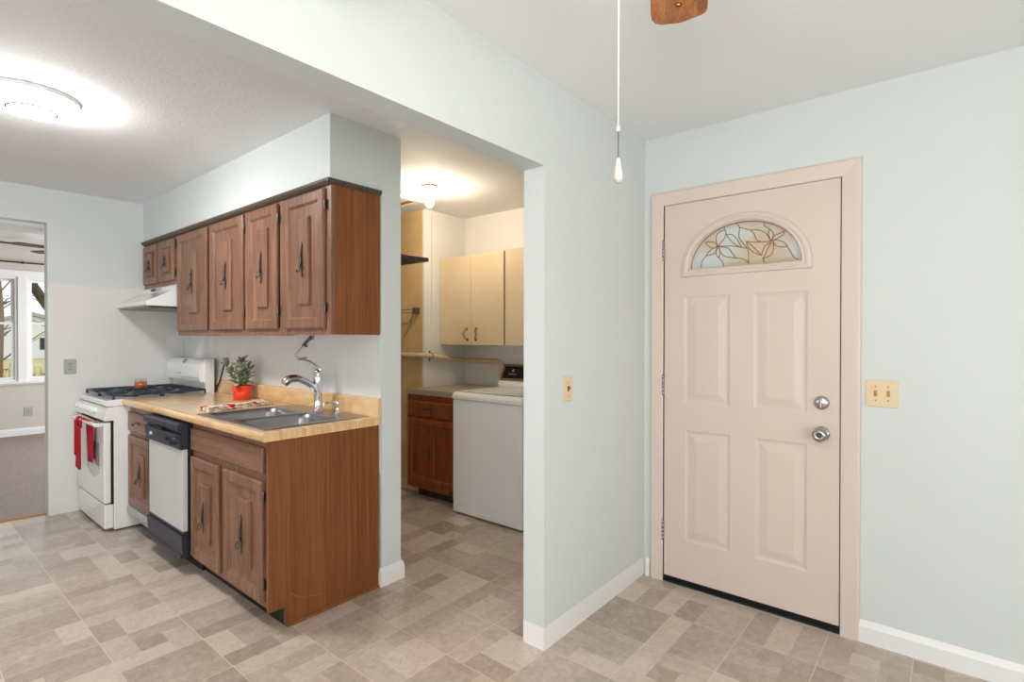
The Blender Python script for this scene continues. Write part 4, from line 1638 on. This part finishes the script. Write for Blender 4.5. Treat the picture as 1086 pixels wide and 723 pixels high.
# ceiling hatch
r = thing('ceiling_hatch', 'partly open white ceiling hatch with raw wood edge beside the bulb', 'ceiling hatch', (-3.45, 2.65, ZC))
bm = N()
box(bm, -4.0, -3.29, 2.805, 2.85, ZC - .016, ZC - .0008)
box(bm, -3.335, -3.29, 2.28, 2.805, ZC - .016, ZC - .0008)
box(bm, -4.0, -3.335, 2.28, 2.325, ZC - .016, ZC - .0008)
obj('frame', bm, M['trim'], r)
bm = N()
box(bm, -4.0, -3.338, 2.33, 2.74, ZC - .012, ZC - .0008)
obj('hatch_panel', bm, M['ceiling_smooth'], r)
bm = N()
box(bm, -3.62, -3.345, 2.742, 2.80, ZC - .010, ZC - .0008)
obj('raw_edge', bm, M['woodhatch'], r)


# tan wall cabinets
def tan_cab(label, x0, x1, z0, z1, y, split, handles):
    r = thing('wall_cabinet', label, 'wall cabinet', ((x0 + x1) / 2, y + .16, z0), 'tan laundry wall cabinets')
    bm = N()
    box(bm, x0, x1, y + .018, YL - .003, z0, z1)
    obj('carcass', bm, M['tan_cab'], r)
    xs = [x0] + split + [x1]
    for i in range(len(xs) - 1):
        bm = N()
        box(bm, xs[i] + .0015, xs[i + 1] - .0015, y, y + .0165, z0 + .002, z1 - .002, .002)
        d = obj('door', bm, M['tan_cab'], r)
        if handles[i] is not None:
            hx = handles[i]
            s = 1 if hx > (xs[i] + xs[i + 1]) / 2 else -1
            bm = N()
            zc = 1.372
            tube(bm, smooth_path([(hx, y - .001, zc + .045), (hx - s * .006, y - .022, zc + .03), (hx - s * .018, y - .026, zc), (hx - s * .008, y - .022, zc - .03), (hx + s * .008, y - .001, zc - .048)], 4), .0045, 8)
            for zz, ox in ((zc + .045, 0), (zc - .048, s * .008)):
                lathe(bm, [(.012, -.0005), (.010, -.004), (.004, -.006)], (hx + ox, y, zz), 'y', 12)
            obj('handle', bm, M['brass'], d)


tan_cab('tan two door wall cabinet above the laundry counter', XLL + .004, -2.742, 1.276, 2.038, 3.213, [-3.107], [-3.155, -3.045])
tan_cab('tan wall cabinet above the washing machine', -2.728, -1.98, 1.276, 2.046, 3.213, [], [None])

# laundry base cabinet
r = thing('base_cabinet', 'reddish brown laundry cabinet with one drawer beside the washing machine', 'base cabinet', (-3.25, 3.15, 0))
lx0, lx1 = -3.556, -2.945
ly = 2.905
bm = N()
box(bm, lx0, lx1, ly, 3.022, .085, .866)
box(bm, XLL + .004, lx1, 3.022, YL - .004, .085, .866)
obj('carcass', bm, M['wood_red'], r)
bm = N()
box(bm, XLL - .02, lx1, ly + .08, ly + .092, .001, .0845)
obj('toe_kick', bm, M['dark_shelf'], r)
dr = drawer_front(r, 'drawer', -3.535, -2.955, .688, .815, ly - .020, M['wood_red'])
bm = N()
hx, hz = -3.29, .752
tube(bm, smooth_path([(hx - .055, ly - .021, hz + .004), (hx - .045, ly - .04, hz), (hx, ly - .044, hz - .004), (hx + .045, ly - .04, hz), (hx + .055, ly - .021, hz + .004)], 4), .0045, 8)
prism(bm, [(hx - .062, hz), (hx - .05, hz + .01), (hx + .05, hz + .01), (hx + .062, hz), (hx + .05, hz - .008), (hx - .05, hz - .008)], 'y', ly - .0235, ly - .0203)
obj('handle', bm, M['iron'], dr)
cab_door(r, -3.535, -2.955, .135, .668, ly - .020, (-3.322, -3.192, .225, .545), (-3.262, .405, .19), None, M['wood_red'], fr=.045)
bm = N()
box(bm, -3.520, lx1 - .002, 2.885, 3.022, .8665, .913, .003)
box(bm, XLL + .004, lx1 - .002, 3.018, YL - .004, .8665, .913, .003)
obj('laundry_counter', bm, M['counter_grey'], None, label='taupe laminate counter on the reddish laundry cabinet', cat='countertop', loc=(-3.22, 3.2, .8665))

# washing machine
r = thing('washing_machine', 'white top loading washing machine in the laundry room', 'washing machine', (-2.58, 3.17, 0))
mx0, mx1 = -2.928, -2.255
my0, my1 = 2.832, 3.50
bm = N()
box(bm, mx0, mx1, my0 + .004, my1, .012, .872, .006)
obj('cabinet_shell', bm, M['washer'], r)
bm = N()
box(bm, mx0 + .002, mx1 - .030, my0, my0 + .006, .096, .868, .002)
obj('front_panel', bm, M['washer'], r)
bm = N()
box(bm, mx0 + .002, mx1 - .030, my0 + .001, my0 + .006, .016, .090, .002)
obj('kick_panel', bm, M['washer'], r)
for fx_ in (mx0 + .05, mx1 - .05):
    for fy_ in (my0 + .06, my1 - .06):
        bm = N()
        lathe(bm, [(.018, .001), (.018, .013)], (fx_, fy_, 0), 'z', 10)
        obj('foot', bm, M['black'], r)
bm = N()
prism(bm, [(my0 - .006, .876), (my0 - .006, .900), (my0 + .006, .918), (my0 + .03, .926), (my1, .930), (my1, .874), (my0, .874)], 'x', mx0 - .003, mx1 + .003, bev=.003)
tp = obj('top', bm, M['washer'], r)
bm = N()
box(bm, mx0 + .06, mx1 - .06, my0 + .05, 3.30, .9305, .936, .003)
obj('lid', bm, M['washer'], tp)
bm = N()
prism(bm, [(3.355, .9305), (3.352, .950), (3.365, .985), (3.43, 1.115), (3.50, 1.115), (3.50, .9305)], 'x', mx0 + .004, mx1 - .004)
con = obj('console', bm, M['washer'], r)


def on_console(bm, x0, x1, a, b, t0, t1):
    """slab on the sloped console face between fractions a,b up the slope"""
    p, q = Vector((0, 3.365, .985)), Vector((0, 3.43, 1.115))
    nn = Vector((0, -(q - p).z, (q - p).y)).normalized()
    t = bmesh.new()
    vs_ = []
    for x in (x0, x1):
        for f_ in (a, b):
            for k in (t0, t1):
                vs_.append(t.verts.new(Vector((x, 0, 0)) + p.lerp(q, f_) + nn * k))
    for f in ((0, 1, 3, 2), (4, 6, 7, 5), (0, 4, 5, 1), (2, 3, 7, 6), (0, 2, 6, 4), (1, 5, 7, 3)):
        t.faces.new([vs_[i] for i in f])
    merge(bm, t)


bm = N()
on_console(bm, mx0 + .012, mx1 - .012, -.02, 1.0, 0, .006)
fb = obj('fascia_border', bm, mat('brown_fascia_trim', S(134, 98, 68), .35), con, label='brown fascia border')
bm = N()
on_console(bm, mx0 + .04, mx1 - .04, .12, .86, .006, .009)
obj('fascia', bm, M['fascia'], con, label='black control fascia')
bm = N()
for k in range(6):
    on_console(bm, mx0 + .10 + k * .014, mx0 + .109 + k * .014, .34, .42, .009, .0098)
on_console(bm, mx0 + .125, mx0 + .145, .52, .68, .009, .0098)
obj('fascia_marks', bm, M['plate_grey'], con)

# drain pipe
bm = N()
pr_ = .021
tube(bm, [(-5.0, YT - .028, 1.188), (-3.50, YT - .028, 1.190), (-3.478, YT - .024, 1.190), (XLL + .028, YT + .01, 1.188), (XLL + .028, YL - .06, 1.133), (XLL + .045, YL - .034, 1.131), (-3.06, YL - .032, 1.128), (-3.022, YL - .032, 1.118), (-3.010, YL - .032, 1.085), (-3.010, YL - .032, .935)], pr_, 14)
lathe(bm, [(pr_ + .004, 0), (pr_ + .004, .05)], (-3.12, YL - .032, 1.128), 'x', 16)
lathe(bm, [(pr_ + .004, 0), (pr_ + .004, .06)], (-3.010, YL - .032, 1.0), 'z', 16)
r = thing('drain_pipe', 'beige plastic drain pipe running along the laundry walls', 'pipe', (-3.2, 3.3, 1.13))
obj('pipe', bm, M['pvc'], r)
bm = N()
t0 = YT + .06
tube(bm, [(XLL + .028 + (pr_ + .003) * math.cos(a), t0, 1.183 + (pr_ + .003) * math.sin(a)) for a in [2 * math.pi * k / 16 for k in range(16)]], .0035, 6, closed=True)
box(bm, XLL + .0005, XLL + .006, t0 - .006, t0 + .006, 1.14, 1.225)
obj('clamp', bm, M['iron'], r)

# shelf on the back of the kitchen wall
r = thing('wall_shelf', 'dark wooden shelf in the laundry room above the towel bar', 'shelf', (-2.85, 2.04, 1.85))
bm = N()
box(bm, -3.35, -2.560, YKB + .002, 2.262, 1.825, 1.849, .002)
obj('board', bm, M['dark_shelf'], r)
for sx in (-2.7, -3.2):
    bm = N()
    prism(bm, [(YKB + .002, 1.8245), (2.15, 1.8245), (2.15, 1.818), (YKB + .014, 1.62), (YKB + .002, 1.62)], 'x', sx - .008, sx + .008)
    obj('bracket', bm, M['dark_shelf'], r)
# towel bar
r = thing('towel_bar', 'double bar towel holder with square end bracket on the tan wall', 'towel bar', (-3.75, YT, 1.56))
bm = N()
for z in (1.585, 1.558):
    tube(bm, [(-4.15, YT - .055, z), (-3.55, YT - .055, z)], .0045, 8)
obj('bars', bm, M['nickel'], r)
for sx in (-3.555, -4.14):
    bm = N()
    box(bm, sx - .016, sx + .016, YT - .064, YT - .0005, 1.545, 1.60, .003)
    obj('bracket', bm, M['iron'], r)
bm = N()
tube(bm, smooth_path([(-3.56, YT - .058, 1.545), (-3.62, YT - .05, 1.48), (-3.70, YT - .03, 1.462), (-3.85, YT - .03, 1.46)], 5), .002, 6)
tube(bm, smooth_path([(-3.575, YT - .058, 1.545), (-3.64, YT - .03, 1.45), (-3.75, YT - .02, 1.33)], 5), .002, 6)
obj('hanging_wire', bm, M['iron'], r)

# ------------------------------------------------------------------ ceiling fan with light kit and pull cord
fc = Vector((-0.315, .79, 0))
ZB = 2.20
r = thing('ceiling_fan', 'oak bladed ceiling fan with a white pull cord hanging near the entry', 'ceiling fan', (fc.x, fc.y, ZC))
bm = N()
lathe(bm, [(0, ZC - .001), (.07, ZC - .001), (.066, ZC - .03), (.03, ZC - .055), (.016, ZC - .058), (.016, ZB + .11), (.05, ZB + .10), (.10, ZB + .085), (.115, ZB + .05), (.115, ZB - .02), (.09, ZB - .045), (.055, ZB - .055), (.055, ZB - .09), (.03, ZB - .10), (0, ZB - .10)], fc, 'z', 36)
obj('motor_housing', bm, M['brass'], r)
base_ang = math.atan2(.920, -.385)
for k in range(5):
    a = base_ang + 2 * math.pi * k / 5
    d = Vector((math.cos(a), math.sin(a), 0))
    s = Vector((-math.sin(a), math.cos(a), 0))
    # asymmetric rounded tip, slightly pitched
    pts = [(.175, .045), (.20, .056), (.40, .066), (.610, .072), (.640, .070), (.659, .060), (.665, .045), (.662, .0), (.659, -.010), (.644, -.035), (.630, -.058), (.622, -.066), (.605, -.070), (.40, -.068), (.20, -.056), (.175, -.045)]
    t = bmesh.new()
    bot = [t.verts.new(fc + d * u + s * v + Vector((0, 0, ZB - .003 + v * .10))) for u, v in pts]
    top = [t.verts.new(q.co + Vector((0, 0, .007))) for q in bot]
    t.faces.new(bot)
    t.faces.new(top)
    for i in range(len(pts)):
        j = (i + 1) % len(pts)
        t.faces.new((bot[i], bot[j], top[j], top[i]))
    # store with the blade's own axes so the grain runs along it
    bm = N()
    merge(bm, t)
    bl = obj('blade', bm, M['fanwood'], r)
    bm = N()
    lathe(bm, [(.009, 0), (.009, -.004), (.005, -.008), (0, -.008)], fc + d * .578 + s * .002 + Vector((0, 0, ZB - .003)), 'z', 14)
    obj('brass_stud', bm, M['brass'], bl)
    bm = N()
    t = bmesh.new()
    q = [(.10, .02), (.16, .014), (.20, .04), (.25, .03), (.25, -.03), (.20, -.04), (.16, -.014), (.10, -.02)]
    A = [t.verts.new(fc + d * u + s * v + Vector((0, 0, ZB - .009 + v * .10))) for u, v in q]
    B = [t.verts.new(v.co + Vector((0, 0, .005))) for v in A]
    t.faces.new(A)
    t.faces.new(B)
    for i in range(len(q)):
        j = (i + 1) % len(q)
        t.faces.new((A[i], A[j], B[j], B[i]))
    merge(bm, t)
    obj('blade_iron', bm, M['brass'], bl)
    # the blade keeps its own axes so that the grain runs along it
    bl.data.transform(Matrix.Rotation(-a, 4, 'Z'))
    bl.rotation_euler = (0, 0, a)
    for ch in bl.children:
        ch.matrix_parent_inverse = Matrix.Rotation(-a, 4, 'Z')
bm = N()
lathe(bm, [(.05, ZB - .101), (.075, ZB - .115), (.10, ZB - .145), (.105, ZB - .175), (.09, ZB - .205), (.05, ZB - .225), (0, ZB - .232)], fc, 'z', 32)
obj('light_globe', bm, M['globe'], r)
bm = N()
qx, qy = -.430, .800
tube(bm, [(fc.x - .055, fc.y, ZB - .075), (qx + .02, qy, ZB - .072), (qx, qy, ZB - .09), (qx, qy, 1.69)], .0014, 6)
lathe(bm, [(.0, 1.686), (.003, 1.688), (.003, 1.694), (0, 1.696)], (qx, qy, 0), 'z', 8)
pc_ = obj('pull_cord', bm, M['white_string'], r)
bm = N()
z = 1.686
while z > 1.642:
    bmesh_t = bmesh.new()
    bmesh.ops.create_uvsphere(bmesh_t, u_segments=8, v_segments=6, radius=.0014)
    for v in bmesh_t.verts:
        v.co += Vector((qx, qy, z))
    merge(bm, bmesh_t)
    z -= .0031
obj('ball_chain', bm, M['iron'], pc_)
bm = N()
lathe(bm, [(.0, 1.642), (.0025, 1.641), (.0038, 1.634), (.0058, 1.622), (.0074, 1.611), (.0070, 1.606), (.0050, 1.602), (0, 1.601)], (qx, qy, 0), 'z', 16)
obj('pull_knob', bm, M['bone'], pc_)

# ------------------------------------------------------------------ living room
for wi, (a, b) in enumerate(WIN):
    r = thing('window_%d' % (wi + 1), ('left' if wi == 0 else 'right') + ' white double hung window in the far living room', 'window', (XW, (a + b) / 2, WZ0))
    r['kind'] = 'structure'
    bm = N()
    xo = XW - .10
    for (y0, y1, z0, z1) in ((a, a + .03, WZ0, WZ1), (b - .03, b, WZ0, WZ1), (a + .03, b - .03, WZ1 - .03, WZ1), (a + .03, b - .03, WZ0, WZ0 + .025)):
        box(bm, xo, XW - .002, y0 + .0005, y1 - .0005, z0 + .0005, z1 - .0005)
    obj('window_frame', bm, M['trim'], r)
    for (z0, z1, xx) in ((WZ0 + .026, 1.545, XW - .05), (1.515, WZ1 - .031, XW - .085)):
        bm = N()
        ya, yb_ = a + .031, b - .031
        for (y0, y1, q0, q1) in ((ya, ya + .03, z0, z1), (yb_ - .03, yb_, z0, z1), (ya + .03, yb_ - .03, z0, z0 + .03), (ya + .03, yb_ - .03, z1 - .03, z1)):
            box(bm, xx, xx + .03, y0, y1, q0, q1)
        sh = obj('sash', bm, M['trim'], r)
        bm = N()
        box(bm, xx + .012, xx + .016, ya + .03, yb_ - .03, z0 + .03, z1 - .03)
        obj('pane', bm, M['glass'], sh)
bm = N()
ya, yb_ = WIN[0][0], WIN[1][1]
box(bm, XW + .0005, XW + .018, ya - .09, ya, WZ0, WZ1 + .075)
box(bm, XW + .0005, XW + .018, yb_, yb_ + .09, WZ0, WZ1 + .075)
box(bm, XW + .0005, XW + .018, WIN[0][1], WIN[1][0], WZ0, WZ1)
box(bm, XW + .0005, XW + .018, ya, yb_, WZ1, WZ1 + .075)
box(bm, XW + .0005, XW + .024, ya - .1, yb_ + .1, WZ1 + .075, WZ1 + .09)
box(bm, XW + .0005, XW + .055, ya - .1, yb_ + .1, WZ0 - .028, WZ0)
box(bm, XW + .0005, XW + .018, ya - .09, yb_ + .09, WZ0 - .05, WZ0 - .028)
struct('trim_windows', bm, M['trim'], 'white casing and sill around the living room windows', cat='window trim')
r = thing('curtain_rod', 'thin dark curtain rod above the living room windows', 'curtain rod', (XW, 1.3, 2.353))
bm = N()
tube(bm, [(XW + .07, .1, 2.353), (XW + .07, 2.5, 2.353)], .011, 10)
obj('rod', bm, M['bronze'], r)
for yy in (.3, 1.298, 2.3):
    bm = N()
    box(bm, XW + .0005, XW + .07, yy - .008, yy + .008, 2.345, 2.361)
    lathe(bm, [(.018, -.01), (.018, .01)], (XW + .07, yy, 2.353), 'y', 12)
    obj('bracket', bm, M['bronze'], r)
bm = N()
box(bm, XW + .0005, XW + .02, -2.6, .75, 2.600, 2.619)
box(bm, XW + .0005, XW + .02, .86, 3.6, 2.600, 2.619)
struct('trim_living', bm, M['bronze'], 'dark strip between living room wall and ceiling', cat='trim')
# dark ceiling fan in the living room
fc2 = Vector((-8.3, 1.62, 0))
zb2 = 2.40
r = thing('ceiling_fan', 'dark ceiling fan in the living room, one blade showing past the doorway', 'ceiling fan', (fc2.x, fc2.y, 2.62))
bm = N()
lathe(bm, [(0, 2.619), (.06, 2.619), (.05, 2.59), (.015, 2.57), (.015, zb2 + .1), (.09, zb2 + .08), (.10, zb2), (.06, zb2 - .05), (0, zb2 - .06)], fc2, 'z', 24)
obj('motor_housing', bm, M['bronze'], r)
for k in range(5):
    a = math.radians(212) + 2 * math.pi * k / 5
    d = Vector((math.cos(a), math.sin(a), 0))
    s = Vector((-math.sin(a), math.cos(a), 0))
    t = bmesh.new()
    pts = [(.10, .02), (.2, .05), (.58, .065), (.62, .05), (.635, 0), (.62, -.05), (.58, -.065), (.2, -.05), (.10, -.02)]
    bot = [t.verts.new(fc2 + d * u + s * v + Vector((0, 0, zb2 + v * .12))) for u, v in pts]
    top = [t.verts.new(q.co + Vector((0, 0, .008))) for q in bot]
    t.faces.new(bot)
    t.faces.new(top)
    for i in range(len(pts)):
        j = (i + 1) % len(pts)
        t.faces.new((bot[i], bot[j], top[j], top[i]))
    bm = N()
    merge(bm, t)
    obj('blade', bm, M['bronze'], r)

# ------------------------------------------------------------------ outdoors
M['lawn'] = mat('autumn_lawn', S(172, 172, 116), .95, noise=(1.2, S(205, 194, 142), .38, .66))
M['bark'] = mat('mossy_bark', S(98, 92, 58), .95, noise=(9, S(70, 60, 48), .4, .65))
M['twig'] = mat('grey_twigs', S(140, 124, 112), .95)
M['dry'] = mat('dry_leaves', S(150, 84, 46), .9, noise=(12, S(196, 150, 100), .4, .66))
bm = N()
box(bm, -120, -10.2, -60, 60, -.75, -.45)
struct('ground', bm, M['lawn'], 'yellow green lawn outside the living room windows', cat='lawn')
r = thing('tree', 'leaning mossy tree trunk outside the right living room window', 'tree', (-13.0, 3.6, -.45))
bm = N()
tube(bm, smooth_path([(-13.0, 3.75, -.45), (-13.0, 3.2, .3), (-13, 2.62, 1.05), (-13, 2.05, 1.98), (-13, 1.75, 2.6), (-13, 1.5, 3.5)], 4), [.15, .15, .14, .13, .12, .11, .10, .10, .095, .09, .09, .085, .08, .08, .075, .07, .07, .06, .06, .05, .05], 12)
obj('trunk', bm, M['bark'], r)
bm = N()
for (p, q, s_) in (((-13, 1.75, 2.6), (-12.9, .9, 2.3), .03), ((-13, 1.9, 2.3), (-12.8, 2.4, 3.2), .03), ((-13, 1.62, 3.0), (-12.9, .6, 3.4), .03)):
    p, q = Vector(p), Vector(q)
    tube(bm, smooth_path([p, p.lerp(q, .5) + Vector((0, 0, .08)), q], 3), [s_, s_, s_ * .8, s_ * .7, s_ * .6, s_ * .5, s_ * .4], 7)
obj('branches', bm, M['twig'], r)
tr = random.Random(5)


def bare_tree(label, x, y, h, rad):
    r = thing('bare_tree', label, 'tree', (x, y, -.45), 'bare trees across the lawn')
    bm = N()
    tube(bm, [(x, y, -.45), (x + .05, y + .05, h * .35), (x, y - .05, h * .7), (x + .1, y, h)], [rad, rad * .8, rad * .5, rad * .15], 8)
    obj('trunk', bm, M['twig'], r)
    bm = N()
    for k in range(26):
        f_ = tr.uniform(.12, .95)
        p = Vector((x, y, h * f_))
        a = tr.uniform(0, 6.28)
        L = (1.1 - f_) * h * tr.uniform(.2, .45)
        q = p + Vector((math.cos(a) * L, math.sin(a) * L, L * tr.uniform(.3, .9)))
        tube(bm, [p, p.lerp(q, .5) + Vector((0, 0, .06)), q], [rad * .3, rad * .2, rad * .07], 5)
        for m_ in range(3):
            w0 = p.lerp(q, tr.uniform(.3, .9))
            w1 = w0 + Vector((tr.uniform(-1, 1), tr.uniform(-1, 1), tr.uniform(-.1, .8))) * L * .4
            tube(bm, [w0, w1], [rad * .12, rad * .05], 4)
    obj('branches', bm, M['twig'], r)


bare_tree('bare tree outside the left living room window', -17.5, 1.9, 5.5, .07)
bare_tree('small bare tree far across the lawn in the left window', -26.0, 2.6, 5.0, .09)
bare_tree('small bare tree far across the lawn in the right window', -34.0, 5.9, 6.0, .10)
r = thing('house', 'pale house far across the lawn', 'house', (-60, 8.0, -.45))
bm = N()
prism(bm, [(3.0, -.45), (14.0, -.45), (14.0, 1.6), (8.5, 3.2), (3.0, 1.6)], 'x', -66, -60)
obj('walls', bm, M['trim'], r)
bm = N()
prism(bm, [(2.6, 1.52), (8.5, 3.22), (14.4, 1.52), (14.4, 1.75), (8.5, 3.5), (2.6, 1.75)], 'x', -66.4, -59.6)
obj('roof', bm, M['plate_grey'], r)
for yy in (4.2, 9.6, 12.2):
    bm = N()
    box(bm, -60.0, -59.95, yy - .5, yy + .5, .3, 1.3)
    obj('window', bm, M['navy'], r)
bm = N()
for k in range(420):
    x, y = tr.uniform(-12.7, -11.4), tr.uniform(.4, 3.0)
    L = tr.uniform(1.0, 1.75) * (.85 if x < -12.1 else .75)
    q = Vector((x + tr.uniform(-.18, .18), y + tr.uniform(-.18, .18), -.45 + L))
    tube(bm, [(x, y, -.45), q], [.006, .003], 4)
    for m_ in range(4):
        c_ = Vector((x, y, -.45)).lerp(q, tr.uniform(.25, 1))
        t = bmesh.new()
        bmesh.ops.create_icosphere(t, subdivisions=1, radius=1)
        for v in t.verts:
            v.co = c_ + Vector((v.co.x * .022, v.co.y * .030, v.co.z * .014)) + Vector((0, 0, .4 * v.co.x * .02))
        merge(bm, t)
obj('dry_shrubs', bm, M['dry'], None, label='dry brown shrubs and weeds below the living room windows', cat='shrubs', kind='stuff', loc=(-13.5, 1.7, -.45))
